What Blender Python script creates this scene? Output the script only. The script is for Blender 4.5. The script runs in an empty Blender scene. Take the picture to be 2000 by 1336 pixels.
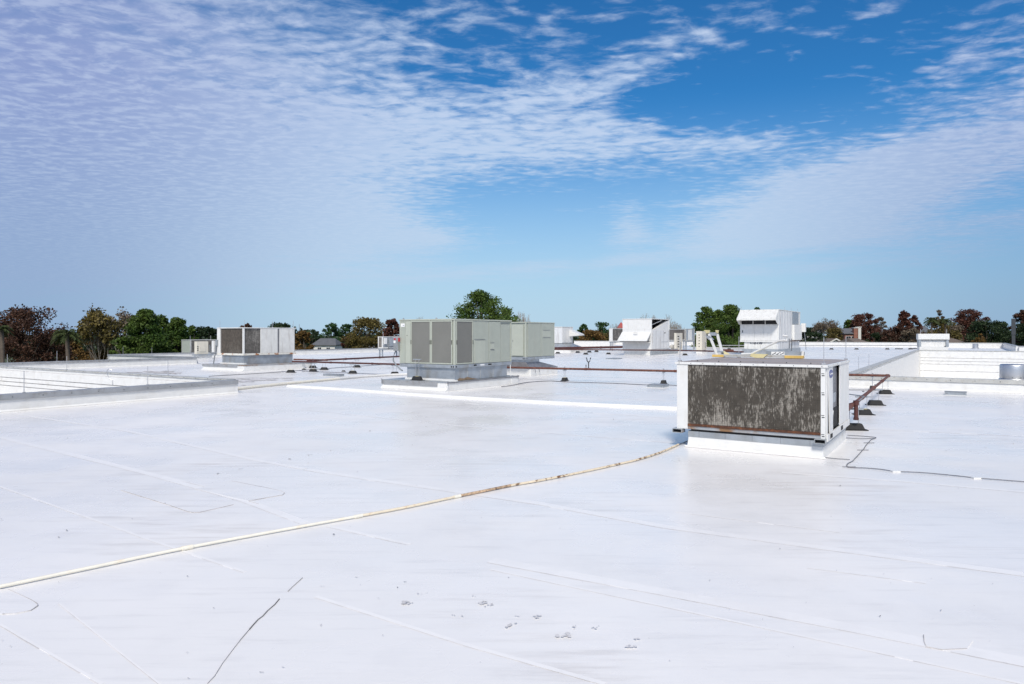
import bpy, math, random
import numpy as np
from mathutils import Vector, Matrix
R = math.radians
S = bpy.context.scene
COL = S.collection
random.seed(7); RNG = np.random.default_rng(7)

# ---------------------------------------------------------------- camera
F, CX, HY, CZ = 1370.0, 1000.0, 652.0, 2.1
cd = bpy.data.cameras.new('camera'); cam = bpy.data.objects.new('camera', cd); COL.objects.link(cam)
cam.location = (0, 0, CZ); cam.rotation_euler = (R(90), 0, 0)
cd.sensor_width = 36; cd.lens = F/2000*36; cd.shift_y = -16/2000; cd.clip_start = .1; cd.clip_end = 6000
S.camera = cam
# ---------------------------------------------------------------- colour management
S.view_settings.view_transform = 'Standard'; S.view_settings.look = 'None'
S.view_settings.gamma = 1; S.view_settings.use_curve_mapping = False
S.view_settings.exposure = 0.0
# ---------------------------------------------------------------- sun
SUN_AZ, SUN_EL = 185.0, 46.0      # azimuth clockwise from +Y
sl = bpy.data.lights.new('sun', 'SUN'); so = bpy.data.objects.new('sun', sl); COL.objects.link(so)
sl.energy = 3.5; sl.angle = R(12); sl.color = (1, .945, .86)
sd = Vector((math.sin(R(SUN_AZ))*math.cos(R(SUN_EL)), math.cos(R(SUN_AZ))*math.cos(R(SUN_EL)), math.sin(R(SUN_EL))))
so.rotation_euler = sd.to_track_quat('Z', 'Y').to_euler(); so.location = (0, 0, 60)

# ---------------------------------------------------------------- node helpers
class NT:
    def __init__(s, nt): s.nt = nt; s.n = nt.nodes; s.l = nt.links
    def new(s, t, **k):
        n = s.n.new(t)
        for a, v in k.items(): setattr(n, a, v)
        return n
    def put(s, sock, v):
        if isinstance(v, bpy.types.NodeSocket): s.l.new(v, sock)
        elif v is not None: sock.default_value = v
    def m(s, op, a, b=None, c=None, clamp=False):
        n = s.new('ShaderNodeMath', operation=op, use_clamp=clamp)
        s.put(n.inputs[0], a); s.put(n.inputs[1], b); s.put(n.inputs[2], c)
        return n.outputs[0]
    def vm(s, op, a, b=None):
        n = s.new('ShaderNodeVectorMath', operation=op); s.put(n.inputs[0], a); s.put(n.inputs[1], b)
        return n.outputs[0]
    def mix(s, f, a, b, blend='MIX'):
        n = s.new('ShaderNodeMix', data_type='RGBA', blend_type=blend)
        s.put(n.inputs[0], f); s.put(n.inputs[6], c4(a)); s.put(n.inputs[7], c4(b))
        return n.outputs[2]
    def noise(s, vec, scale, detail=4, rough=.5, dist=0.0):
        n = s.new('ShaderNodeTexNoise'); s.put(n.inputs['Vector'], vec)
        n.inputs['Scale'].default_value = scale; n.inputs['Detail'].default_value = detail
        n.inputs['Roughness'].default_value = rough; n.inputs['Distortion'].default_value = dist
        return n.outputs['Fac']
    def ss(s, v, a, b, lo=0.0, hi=1.0):
        n = s.new('ShaderNodeMapRange', interpolation_type='SMOOTHSTEP')
        s.put(n.inputs[0], v); n.inputs[1].default_value = a; n.inputs[2].default_value = b
        n.inputs[3].default_value = lo; n.inputs[4].default_value = hi
        return n.outputs[0]
    def sep(s, v):
        n = s.new('ShaderNodeSeparateXYZ'); s.put(n.inputs[0], v); return n.outputs
    def comb(s, x, y, z):
        n = s.new('ShaderNodeCombineXYZ'); s.put(n.inputs[0], x); s.put(n.inputs[1], y); s.put(n.inputs[2], z); return n.outputs[0]
def c4(c):
    if isinstance(c, (tuple, list)) and len(c) == 3: return (*c, 1)
    return c
def srgb(r, g, b):
    return tuple(((v/255)/12.92 if v/255 <= .04045 else (((v/255)+.055)/1.055)**2.4) for v in (r, g, b))

# ---------------------------------------------------------------- sky
W = bpy.data.worlds.new('World'); S.world = W; W.use_nodes = True
w = NT(W.node_tree); w.n.clear()
sky = w.new('ShaderNodeTexSky', sky_type='NISHITA'); sky.sun_disc = False
sky.sun_elevation = R(SUN_EL); sky.sun_rotation = R(SUN_AZ)
sky.altitude = 0; sky.air_density = 1.0; sky.dust_density = .35; sky.ozone_density = 2.2
hs = w.new('ShaderNodeHueSaturation'); w.l.new(sky.outputs[0], hs.inputs['Color'])
hs.inputs['Saturation'].default_value = 1.22; hs.inputs['Value'].default_value = .93
tint = w.mix(1.0, hs.outputs[0], (.36, .93, 1.22), 'MULTIPLY')
tc = w.new('ShaderNodeTexCoord').outputs['Generated']
x, y, z = w.sep(tc)
az = w.m('ARCTAN2', x, y); el = w.m('ARCSINE', z)
zc = w.m('MAXIMUM', z, .012)
P = w.comb(w.m('DIVIDE', x, zc), w.m('DIVIDE', y, zc), 0.0)
def AE(px, py):
    d = Vector(((px-CX)/F, 1, (HY-py)/F)).normalized(); return math.atan2(d.x, d.y), math.asin(d.z)
def blob(px, py, wx, wy, rot=0.0, sharp=1.0):
    a0, e0 = AE(px, py); sa, se = wx/F, wy/F
    dx = w.m('SUBTRACT', az, a0); dy = w.m('SUBTRACT', el, e0)
    c, s_ = math.cos(R(rot)), math.sin(R(rot))
    ux = w.m('MULTIPLY_ADD', dx, c/sa, w.m('MULTIPLY', dy, s_/sa))
    uy = w.m('MULTIPLY_ADD', dx, -s_/se, w.m('MULTIPLY', dy, c/se))
    r2 = w.m('ADD', w.m('MULTIPLY', ux, ux), w.m('MULTIPLY', uy, uy))
    return w.m('EXPONENT', w.m('MULTIPLY', w.m('POWER', r2, sharp), -1.0))
# (px, py, half width, half height, tilt, sharpness, weight): the cloud banks in view
banks = [(-60, 260, 560, 420, 0, 1.4, .70), (330, 330, 360, 170, 0, 1.2, .30), (250, 480, 560, 70, -2, 1.4, .26),
         (640, 300, 230, 190, 0, 1.2, .34), (900, 270, 260, 90, 4, 1.2, .36), (1090, 185, 110, 45, 0, 1.2, .36), (1190, 285, 300, 55, -5, 1.2, .50), (1440, 278, 110, 18, -4, 1.0, .36),
         (1290, 100, 150, 34, 18, 1.2, .42), (800, 70, 420, 110, 0, 1.2, .17), (1150, 60, 260, 60, 8, 1.2, .06), (680, 440, 240, 50, -6, 1.3, .40), (820, 462, 70, 12, -5, 1.0, .3),
         (1840, 320, 380, 75, 14, 1.3, .70), (1600, 380, 220, 62, 10, 1.3, .46), (1500, 450, 210, 34, 3, 1.2, .36), (1850, 455, 300, 40, 5, 1.3, .36),
         (1930, 90, 170, 80, 18, 1.2, .34), (1700, 30, 200, 14, 14, 1.2, .16), (1640, 150, 110, 18, 12, 1.2, .20), (1520, 45, 90, 8, 20, 1.0, .16), (1700, 190, 200, 20, 16, 1.2, .12),
         (1225, 440, 42, 45, 0, 1.2, .48), (1110, 410, 50, 8, 0, 1.2, .35), (1380, 395, 70, 10, 3, 1.2, .3), (1250, 505, 330, 14, 4, 1.2, .34), (900, 535, 400, 16, 2, 1.2, .25), (1500, 530, 400, 16, 3, 1.2, .25),
         (1560, 180, 220, 60, -4, 1.4, -.22), (1060, 415, 120, 38, -6, 1.4, -.25), (1960, 405, 150, 14, 6, 1.3, -.14)]
cov = None
for b in banks:
    g = w.m('MULTIPLY', blob(*b[:6]), b[6]); cov = g if cov is None else w.m('ADD', cov, g)
# beyond the picture the same broken cloud goes on round the sky
back = w.ss(w.m('ABSOLUTE', az), .72, 1.2)
lown = w.noise(P, .55, 3, .5)
cov = w.m('ADD', cov, w.m('MULTIPLY', w.m('MULTIPLY', back, .95), w.ss(lown, .3, .7)))
wl = w.noise(P, 1.6, 4, .55)
warp = w.new('ShaderNodeTexNoise'); w.l.new(P, warp.inputs['Vector']); warp.inputs['Scale'].default_value = 3.0; warp.inputs['Detail'].default_value = 4
wv = w.vm('SCALE', w.vm('SUBTRACT', warp.outputs['Color'], (.5, .5, .5))); wv.node.inputs['Scale'].default_value = .16
PW = w.vm('ADD', P, wv)
mp = w.new('ShaderNodeMapping'); w.l.new(PW, mp.inputs['Vector']); mp.inputs['Rotation'].default_value = (0, 0, R(20)); mp.inputs['Scale'].default_value = (.82, 1.15, 1)
vor = w.new('ShaderNodeTexVoronoi', feature='SMOOTH_F1'); w.l.new(mp.outputs[0], vor.inputs['Vector']); vor.inputs['Scale'].default_value = 11.5; vor.inputs['Smoothness'].default_value = .6
puff = w.m('SUBTRACT', .78, vor.outputs['Distance'])
n1 = w.noise(mp.outputs[0], 13.0, 6, .60, .1)
n2 = w.noise(mp.outputs[0], 3.6, 6, .58, .2)
tex = w.m('ADD', w.m('ADD', w.m('MULTIPLY', n1, .55), w.m('MULTIPLY', puff, .22)), w.m('MULTIPLY', n2, .36))
tex = w.m('SUBTRACT', tex, .03)
soft = w.ss(el, R(2), R(16))                      # texture melts into a veil towards the horizon
tex = w.m('ADD', .5, w.m('MULTIPLY', w.m('SUBTRACT', tex, .5), w.m('MULTIPLY', w.m('MULTIPLY_ADD', soft, 1.5, .45), w.ss(az, -.62, -.12, .42, 1.0))))
nb = w.noise(w.comb(w.m('MULTIPLY', az, 2.6), w.m('MULTIPLY', w.m('SUBTRACT', el, w.m('MULTIPLY', az, .06)), 24), 0.0), 2.0, 6, .6, .3)
lowb = w.m('MULTIPLY', w.m('SUBTRACT', nb, .5), w.m('MULTIPLY_ADD', soft, -.55, .75))
dens = w.m('ADD', w.m('ADD', cov, lowb), w.m('SUBTRACT', tex, .5))
dens = w.m('ADD', dens, w.m('MULTIPLY', w.m('SUBTRACT', wl, .5), .55))
cf = w.ss(dens, .04, .80, 0, .90)
veil = w.ss(el, R(0), R(19), .90, 0.0)
cloud_c = w.mix(w.ss(az, -.62, -.05), srgb(150, 165, 210), srgb(192, 212, 240))
cloud_c = w.mix(w.ss(az, .25, .65), cloud_c, srgb(170, 187, 224))
cloud_c = w.mix(w.ss(n1, .40, .68, 0, .5), cloud_c, srgb(208, 220, 243))
cloud_c = w.mix(w.ss(w.m('ABSOLUTE', az), 1.0, 2.2), cloud_c, srgb(226, 225, 230))      # whiter towards the sun
veil_c = w.mix(w.ss(w.m('ABSOLUTE', w.m('SUBTRACT', az, .02)), .22, .66), srgb(186, 211, 234), srgb(148, 174, 208))
bgS = w.new('ShaderNodeBackground'); w.l.new(tint, bgS.inputs[0]); bgS.inputs[1].default_value = .10
bgV = w.new('ShaderNodeBackground'); w.l.new(veil_c, bgV.inputs[0]); bgV.inputs[1].default_value = 1.0
bgC = w.new('ShaderNodeBackground'); w.l.new(cloud_c, bgC.inputs[0]); bgC.inputs[1].default_value = 1.0
m1 = w.new('ShaderNodeMixShader'); w.l.new(cf, m1.inputs[0]); w.l.new(bgS.outputs[0], m1.inputs[1]); w.l.new(bgC.outputs[0], m1.inputs[2])
m2 = w.new('ShaderNodeMixShader'); w.l.new(veil, m2.inputs[0]); w.l.new(m1.outputs[0], m2.inputs[1]); w.l.new(bgV.outputs[0], m2.inputs[2])
wo = w.new('ShaderNodeOutputWorld'); w.l.new(m2.outputs[0], wo.inputs[0])

# ---------------------------------------------------------------- materials
def mat(name, col, rough=.5, metal=0.0, var=.12, vs=3.0, dirt=None, dirt_amt=.0, dscale=(1, 1, 1), ds=4.0, bump=.0, bs=40.0, spec=.5, island=0.0, dlo=.5, dhi=.72):
    m = bpy.data.materials.new(name); m.use_nodes = True; t = NT(m.node_tree)
    p = t.n['Principled BSDF']; oc = t.new('ShaderNodeTexCoord').outputs['Object']
    geo = t.new('ShaderNodeNewGeometry')
    n = t.noise(oc, vs, 5, .6)
    c = t.mix(t.ss(n, .25, .75), tuple(v*(1-var) for v in col), tuple(min(1, v*(1+var)) for v in col))
    if island:
        c = t.mix(geo.outputs['Random Per Island'], t.mix(1.0, c, (1-island,)*3, 'MULTIPLY'), t.mix(1.0, c, (1+island, 1+island*.9, 1+island*.6), 'MULTIPLY'))
    if dirt:
        mp = t.new('ShaderNodeMapping'); t.l.new(oc, mp.inputs[0]); mp.inputs['Scale'].default_value = dscale
        dn = t.noise(mp.outputs[0], ds, 6, .62)
        c = t.mix(t.ss(dn, dlo, dhi, 0, dirt_amt), c, dirt)
    t.put(p.inputs['Base Color'], c)
    p.inputs['Roughness'].default_value = rough; p.inputs['Metallic'].default_value = metal
    p.inputs['Specular IOR Level'].default_value = spec
    if bump:
        b = t.new('ShaderNodeBump'); b.inputs['Strength'].default_value = bump; b.inputs['Distance'].default_value = .02
        t.l.new(t.noise(oc, bs, 4, .6), b.inputs['Height']); t.l.new(b.outputs[0], p.inputs['Normal'])
    return m
def mat_membrane():
    m = bpy.data.materials.new('white_membrane'); m.use_nodes = True; t = NT(m.node_tree)
    p = t.n['Principled BSDF']
    pos = t.new('ShaderNodeNewGeometry').outputs['Position']
    big = t.noise(pos, .16, 5, .6); mid = t.noise(pos, .9, 6, .65)
    base = t.mix(t.ss(big, .3, .7), (.76, .748, .74), (.84, .822, .81))
    base = t.mix(t.ss(mid, .48, .78, 0, .42), base, (.65, .635, .63))
    # long faint wipe marks and wind-dried dirt, running with the sheets
    mp = t.new('ShaderNodeMapping'); t.l.new(pos, mp.inputs[0]); mp.inputs['Rotation'].default_value = (0, 0, R(20)); mp.inputs['Scale'].default_value = (.35, 3.2, 1)
    st = t.noise(mp.outputs[0], 2.2, 7, .68)
    base = t.mix(t.ss(st, .50, .78, 0, .55), base, (.60, .59, .59))
    brown = t.m('MULTIPLY', t.ss(t.noise(pos, .33, 4, .55), .50, .70, 0, 1), t.ss(st, .40, .66, 0, .42))
    base = t.mix(brown, base, (.47, .42, .38))
    sp = t.noise(pos, 11, 3, .7); spm = t.m('MULTIPLY', t.ss(sp, .70, .78, 0, .65), t.ss(mid, .45, .62))
    base = t.mix(spm, base, (.22, .21, .22))
    t.put(p.inputs['Base Color'], base)
    rr = t.ss(t.noise(pos, .5, 5, .6), .3, .7, .20, .42)
    t.put(p.inputs['Roughness'], rr)
    p.inputs['Specular IOR Level'].default_value = .55
    b = t.new('ShaderNodeBump'); b.inputs['Strength'].default_value = .32; b.inputs['Distance'].default_value = .035
    h = t.m('ADD', t.m('MULTIPLY', t.noise(pos, 1.1, 4, .5), .8), t.m('MULTIPLY', t.noise(mp.outputs[0], 6, 5, .6), .10))
    h = t.m('ADD', h, t.m('MULTIPLY', t.noise(pos, 60, 2, .5), .012))
    t.l.new(h, b.inputs['Height']); t.l.new(b.outputs[0], p.inputs['Normal'])
    return m
def mat_coil(name, dark, light, amount=1.0, seed=0.0):
    m = bpy.data.materials.new(name); m.use_nodes = True; t = NT(m.node_tree)
    p = t.n['Principled BSDF']; oc = t.new('ShaderNodeTexCoord').outputs['Object']
    x, y, z = t.sep(oc)
    off = t.vm('ADD', oc, (seed, seed*.7, 0))
    def st(sx, sz, sc, d=5):
        mp = t.new('ShaderNodeMapping'); t.l.new(off, mp.inputs[0]); mp.inputs['Scale'].default_value = (sx, sx, sz); return t.noise(mp.outputs[0], sc, d, .65)
    s1 = st(1, .33, 42, 5); s2 = st(1, .17, 15, 5); big = t.noise(off, 1.5, 4, .55)
    low = t.ss(z, -.15, .75, .14, -.03)
    v = t.m('ADD', t.m('ADD', t.m('MULTIPLY', s1, .60), t.m('MULTIPLY', s2, .40)), t.m('ADD', low, t.m('MULTIPLY', t.m('SUBTRACT', big, .5), .62)))
    f = t.ss(v, .455, .62, 0, amount)
    c = t.mix(t.ss(t.noise(off, 7, 5, .6), .3, .7), tuple(q*.75 for q in dark), tuple(q*1.35 for q in dark))
    c = t.mix(f, c, light)
    fin = t.m('ABSOLUTE', t.m('SINE', t.m('MULTIPLY', t.m('ADD', x, y), 150)))
    c = t.mix(t.m('MULTIPLY', fin, .25), c, tuple(q*.5 for q in dark))
    t.put(p.inputs['Base Color'], c); p.inputs['Roughness'].default_value = .8
    b = t.new('ShaderNodeBump'); b.inputs['Strength'].default_value = .6; b.inputs['Distance'].default_value = .01
    t.l.new(v, b.inputs['Height']); t.l.new(b.outputs[0], p.inputs['Normal'])
    return m
def mat_leaf(name, c1, c2, dark=.55):
    m = bpy.data.materials.new(name); m.use_nodes = True; t = NT(m.node_tree)
    p = t.n['Principled BSDF']; g = t.new('ShaderNodeNewGeometry'); oc = t.new('ShaderNodeTexCoord').outputs['Object']
    c = t.mix(t.ss(t.noise(oc, .45, 3, .5), .35, .65), tuple(q*1.3 for q in c1), tuple(q*1.3 for q in c2))
    c = t.mix(g.outputs['Random Per Island'], t.mix(1.0, c, (dark,)*3, 'MULTIPLY'), t.mix(1.0, c, (1.5, 1.5, 1.4), 'MULTIPLY'))
    t.put(p.inputs['Base Color'], c); p.inputs['Roughness'].default_value = .6; p.inputs['Specular IOR Level'].default_value = .3
    tr = t.new('ShaderNodeBsdfTranslucent'); t.l.new(c, tr.inputs[0])
    mx = t.new('ShaderNodeMixShader'); mx.inputs[0].default_value = .25
    t.l.new(p.outputs[0], mx.inputs[1]); t.l.new(tr.outputs[0], mx.inputs[2]); t.l.new(mx.outputs[0], t.n['Material Output'].inputs[0])
    return m
M = {}
M['membrane'] = mat_membrane()
M['memb_strip'] = mat('membrane_strip', (.83, .812, .80), .34, var=.05, dirt=(.6, .58, .56), dirt_amt=.25, ds=3)
M['memb_white'] = mat('membrane_flashing', (.73, .73, .72), .38, var=.05, dirt=(.55, .52, .47), dirt_amt=.35, ds=2.2, bump=.25, bs=3)
M['grime'] = mat('grime', (.48, .46, .46), .8, var=.3)
M['grime_soft'] = mat('grime_soft', (.63, .61, .61), .5, var=.2)
M['crack'] = mat('crack', (.19, .185, .19), .9, var=.3)
M['white'] = mat('white_paint', (.71, .71, .70), .35, var=.04, dirt=(.50, .46, .40), dirt_amt=.35, dscale=(1, 1, .25), ds=5)
M['offwhite'] = mat('aged_white_paint', (.70, .70, .68), .45, var=.07, dirt=(.38, .35, .31), dirt_amt=.6, dscale=(1, 1, .13), ds=6, dlo=.48, dhi=.75)
M['streaky'] = mat('streaky_white_paint', (.66, .67, .68), .45, var=.08, dirt=(.30, .28, .27), dirt_amt=.7, dscale=(1, 1, .08), ds=5, dlo=.5, dhi=.68)
M['green'] = mat('pale_green_paint', (.375, .402, .35), .42, var=.04, dirt=(.36, .35, .30), dirt_amt=.25, dscale=(1, 1, .2), ds=4)
M['green2'] = mat('pale_green_trim', (.42, .445, .385), .42, var=.04)
M['gmesh'] = mat('fine_condenser_screen', (.182, .182, .168), .75, var=.06, vs=1.2, bump=.3, bs=160)
M['galv'] = mat('galvanised_steel', (.40, .43, .46), .42, .55, var=.16, vs=2.5, dirt=(.30, .27, .22), dirt_amt=.5, dscale=(1, 1, .5), ds=2)
M['galv_rust'] = mat('galvanised_steel_rusting', (.40, .42, .44), .5, .4, var=.15, dirt=(.28, .14, .05), dirt_amt=.9, ds=1.6, dlo=.5, dhi=.66)
M['galv_dark'] = mat('weathered_steel', (.23, .23, .25), .45, .4, var=.2, vs=3)
M['coping'] = mat('coping_metal', (.36, .37, .385), .42, .35, var=.14, vs=2, dirt=(.24, .22, .19), dirt_amt=.55, ds=5)
M['coping_old'] = mat('coping_metal_weathered', (.50, .50, .48), .5, .2, var=.14, vs=3, dirt=(.28, .24, .18), dirt_amt=.6, ds=6)
M['topmetal'] = mat('unit_top_metal', (.33, .295, .285), .6, .0, var=.12, vs=2, dirt=(.22, .18, .17), dirt_amt=.4)
M['rust'] = mat('rust', (.085, .034, .018), .85, var=.3, vs=14, dirt=(.26, .09, .03), dirt_amt=.6, ds=9, bump=.5)
M['stain'] = mat('rust_stain', (.24, .17, .11), .8, var=.3, vs=5)
M['rustwhite'] = mat('white_paint_with_rust', (.72, .70, .64), .5, var=.06, dirt=(.36, .13, .03), dirt_amt=.95, dscale=(.6, .6, 1), ds=3.2, dlo=.52, dhi=.62)
M['pipe'] = mat('red_brown_pipe', (.075, .024, .021), .6, var=.25, vs=6, dirt=(.15, .06, .035), dirt_amt=.4, ds=7)
M['pipe_rust'] = mat('rusty_pipe', (.125, .046, .033), .75, var=.3, vs=9, dirt=(.26, .12, .08), dirt_amt=.5, ds=9)
M['rubber'] = mat('black_rubber', (.018, .018, .019), .75, var=.2, bump=.2)
M['yellow'] = mat('yellow_plastic', (.66, .45, .13), .5, var=.1, dirt=(.45, .30, .12), dirt_amt=.4)
M['paleyellow'] = mat('faded_yellow_plastic', (.68, .60, .33), .5, var=.1)
M['red'] = mat('red_label', (.45, .04, .05), .5)
M['blue'] = mat('blue_badge', (.03, .05, .24), .35, var=.05)
M['label'] = mat('white_label', (.82, .82, .82), .4, var=.03)
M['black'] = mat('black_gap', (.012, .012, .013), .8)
M['darkgrey'] = mat('dark_grey_metal', (.075, .08, .09), .5, .2, var=.12)
M['alum'] = mat('spun_aluminium', (.60, .61, .64), .40, .9, var=.06, vs=1.2, dirt=(.50, .50, .50), dirt_amt=.4, dscale=(1, 1, .2))
M['conduit'] = mat('grey_conduit', (.22, .24, .26), .5, .1)
M['beige'] = mat('beige_cabinet', (.66, .62, .53), .5, var=.05)
M['pvc'] = mat('white_drain_pipe', (.80, .77, .68), .4, var=.07, vs=7, dirt=(.60, .45, .27), dirt_amt=.4, ds=7)
M['pvc_tan'] = mat('tan_drain_pipe', (.74, .66, .52), .5, var=.1, vs=9, dirt=(.45, .30, .17), dirt_amt=.6, ds=9)
M['pvc_rust'] = mat('stained_drain_pipe', (.72, .62, .47), .55, var=.1, vs=12, dirt=(.16, .075, .03), dirt_amt=.95, ds=11, dlo=.52, dhi=.62, bump=.4)
M['pvc_bad'] = mat('broken_brown_drain_pipe', (.50, .36, .24), .7, var=.35, vs=14, dirt=(.08, .045, .03), dirt_amt=.9, ds=16, dlo=.48, dhi=.62, bump=.5)
M['wire'] = mat('braided_cable', (.17, .17, .19), .5, .5, var=.3, vs=30)
M['silver'] = mat('silver_rod', (.52, .52, .54), .4, .6)
M['guard'] = mat('guard_wire', (.07, .062, .052), .7)
M['coil1'] = mat_coil('coil_dirty', (.074, .063, .051), (.46, .425, .375), .95)
M['coil2'] = mat_coil('coil_brown', (.075, .062, .05), (.14, .125, .105), .8, 3.3)
M['coil3'] = mat_coil('coil_grey', (.10, .093, .085), (.36, .34, .31), .7, 6.1)
M['coil4'] = mat_coil('coil_far', (.16, .145, .13), (.28, .26, .24), .6, 9.4)
M['bark'] = mat('bark', (.12, .095, .075), .9, var=.25)
M['barkpale'] = mat('pale_bark', (.30, .26, .22), .9, var=.25)
M['brick'] = mat('brick_wall', (.27, .12, .085), .85, var=.15, vs=2)
M['shingle'] = mat('grey_shingles', (.11, .115, .125), .9, var=.15, vs=1)
M['shinglebrown'] = mat('brown_shingles', (.15, .12, .10), .9, var=.15)
M['siding'] = mat('pale_siding', (.62, .61, .57), .7, var=.05)
M['glass'] = mat('window_glass', (.03, .035, .045), .08, var=.1)
M['grass'] = mat('grass_ground', (.055, .075, .03), .95, var=.3, vs=.05)
M['redroof'] = mat('red_spire', (.33, .05, .045), .6)
M['moss'] = mat('moss', (.13, .14, .06), .95, var=.3, bump=.6)
L = {'pine': mat_leaf('pine_needles', (.032, .066, .011), (.062, .095, .018)),
     'pine2': mat_leaf('dark_pine_needles', (.020, .052, .018), (.038, .075, .024)),
     'cypress': mat_leaf('brown_cypress_leaves', (.045, .022, .015), (.068, .033, .021)),
     'rust': mat_leaf('rust_red_leaves', (.066, .026, .019), (.088, .036, .025)),
     'ochre': mat_leaf('ochre_leaves', (.105, .060, .020), (.14, .085, .026)),
     'olive': mat_leaf('olive_leaves', (.075, .062, .018), (.11, .085, .025)),
     'grey': mat_leaf('grey_brown_leaves', (.105, .080, .058), (.14, .11, .08)),
     'evergreen': mat_leaf('dark_evergreen_leaves', (.014, .028, .012), (.028, .045, .018)),
     'palm': mat_leaf('palm_fronds', (.034, .048, .016), (.055, .07, .024))}

# ---------------------------------------------------------------- mesh builder
class MB:
    def __init__(s): s.v = []; s.f = []
    def add(s, vs, fs):
        o = len(s.v); s.v += [tuple(q) for q in vs]; s.f += [tuple(i+o for i in f) for f in fs]; return s
    def box(s, x0, y0, z0, x1, y1, z1):
        x0, x1 = sorted((x0, x1)); y0, y1 = sorted((y0, y1)); z0, z1 = sorted((z0, z1))
        return s.add([(x0,y0,z0),(x1,y0,z0),(x1,y1,z0),(x0,y1,z0),(x0,y0,z1),(x1,y0,z1),(x1,y1,z1),(x0,y1,z1)],
                     [(0,3,2,1),(4,5,6,7),(0,1,5,4),(1,2,6,5),(2,3,7,6),(3,0,4,7)])
    def hexa(s, b, t):     # 4 bottom, 4 top points, counter-clockwise from above
        return s.add(list(b)+list(t), [(0,3,2,1),(4,5,6,7),(0,1,5,4),(1,2,6,5),(2,3,7,6),(3,0,4,7)])
    def frustum(s, r0, z0, r1, z1):
        (a,b,c,d) = r0; (e,f,g,h) = r1
        return s.hexa([(a,b,z0),(c,b,z0),(c,d,z0),(a,d,z0)], [(e,f,z1),(g,f,z1),(g,h,z1),(e,h,z1)])
    def prism(s, pts, d):  # planar polygon extruded by vector d
        n = len(pts); a = [Vector(p) for p in pts]; b = [p+Vector(d) for p in a]
        return s.add(a+b, [tuple(range(n))[::-1], tuple(range(n, 2*n))] + [(i, (i+1) % n, n+(i+1) % n, n+i) for i in range(n)])
    def tube(s, pts, r, n=8, cap=True):
        pts = [Vector(p) for p in pts]; rs = r if isinstance(r, (list, tuple)) else [r]*len(pts)
        rings = []; up = Vector((0, 0, 1))
        for i, p in enumerate(pts):
            d = (pts[min(i+1, len(pts)-1)]-pts[max(i-1, 0)]).normalized()
            a = d.cross(up) if abs(d.z) < .95 else d.cross(Vector((1, 0, 0)))
            a.normalize(); b = d.cross(a)
            rings.append([p+(a*math.cos(2*math.pi*k/n)+b*math.sin(2*math.pi*k/n))*rs[i] for k in range(n)])
        vs = [q for r_ in rings for q in r_]; fs = []
        for i in range(len(pts)-1):
            for k in range(n):
                fs.append((i*n+k, i*n+(k+1) % n, (i+1)*n+(k+1) % n, (i+1)*n+k))
        if cap: fs += [tuple(range(n))[::-1], tuple((len(pts)-1)*n+k for k in range(n))]
        return s.add(vs, fs)
    def lathe(s, prof, c=(0, 0), n=40):
        vs = []; fs = []
        for (r, z) in prof:
            for k in range(n): vs.append((c[0]+r*math.cos(2*math.pi*k/n), c[1]+r*math.sin(2*math.pi*k/n), z))
        for i in range(len(prof)-1):
            for k in range(n): fs.append((i*n+k, i*n+(k+1) % n, (i+1)*n+(k+1) % n, (i+1)*n+k))
        fs += [tuple(range(n))[::-1], tuple((len(prof)-1)*n+k for k in range(n))]
        return s.add(vs, fs)
    def build(s, name, m, parent=None, bevel=0, smooth=False, label=None, kind=None):
        me = bpy.data.meshes.new(name); me.from_pydata(s.v, [], s.f); me.validate(); me.update()
        me.materials.append(M[m] if isinstance(m, str) else m)
        if smooth:
            me.polygons.foreach_set('use_smooth', [True]*len(me.polygons))
        o = bpy.data.objects.new(name, me); COL.objects.link(o)
        if smooth: 
            me.set_sharp_from_angle(angle=R(40))
        if parent: o.parent = parent
        if bevel:
            b = o.modifiers.new('bevel', 'BEVEL'); b.width = bevel; b.segments = 2; b.limit_method = 'ANGLE'; b.angle_limit = R(40)
        if label: o['label'] = label
        if kind: o['kind'] = kind
        return o
def tag(o, label=None, cat=None, group=None, kind=None):
    if label: o['label'] = label
    if cat: o['category'] = cat
    if group: o['group'] = group
    if kind: o['kind'] = kind
    return o
def empty(name, loc, rz, label, cat, group=None):
    o = bpy.data.objects.new(name, None); COL.objects.link(o); o.location = loc; o.rotation_euler = (0, 0, rz)
    o.empty_display_size = .2
    return tag(o, label, cat, group)
def copy_tree(o, parent=None):
    c = o.copy(); COL.objects.link(c); c.parent = parent
    for ch in list(o.children): copy_tree(ch, c)
    return c
def at(px, py, zz=0.0):              # a measured picture point on the plane z = zz
    Y = F*(CZ-zz)/(py-HY); return Vector(((px-CX)/F*Y, Y, zz))
def atY(px, py, Y): return Vector(((px-CX)/F*Y, Y, CZ-(py-HY)/F*Y))
TH = R(-32.8); A = Vector((math.cos(TH), math.sin(TH), 0)); B = Vector((-math.sin(TH), math.cos(TH), 0))
def AB(a, b, zz=0.0): return A*a + B*b + Vector((0, 0, zz))
def ab(p): return p.dot(A), p.dot(B)
def reach(p, d, px):                 # how far to go from p along d to reach picture column px
    k = (px-CX)/F; return (k*p.y-p.x)/(d.x-k*d.y)
BZ = TH                              # the building's own rotation: local x = A, local y = B

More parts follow.
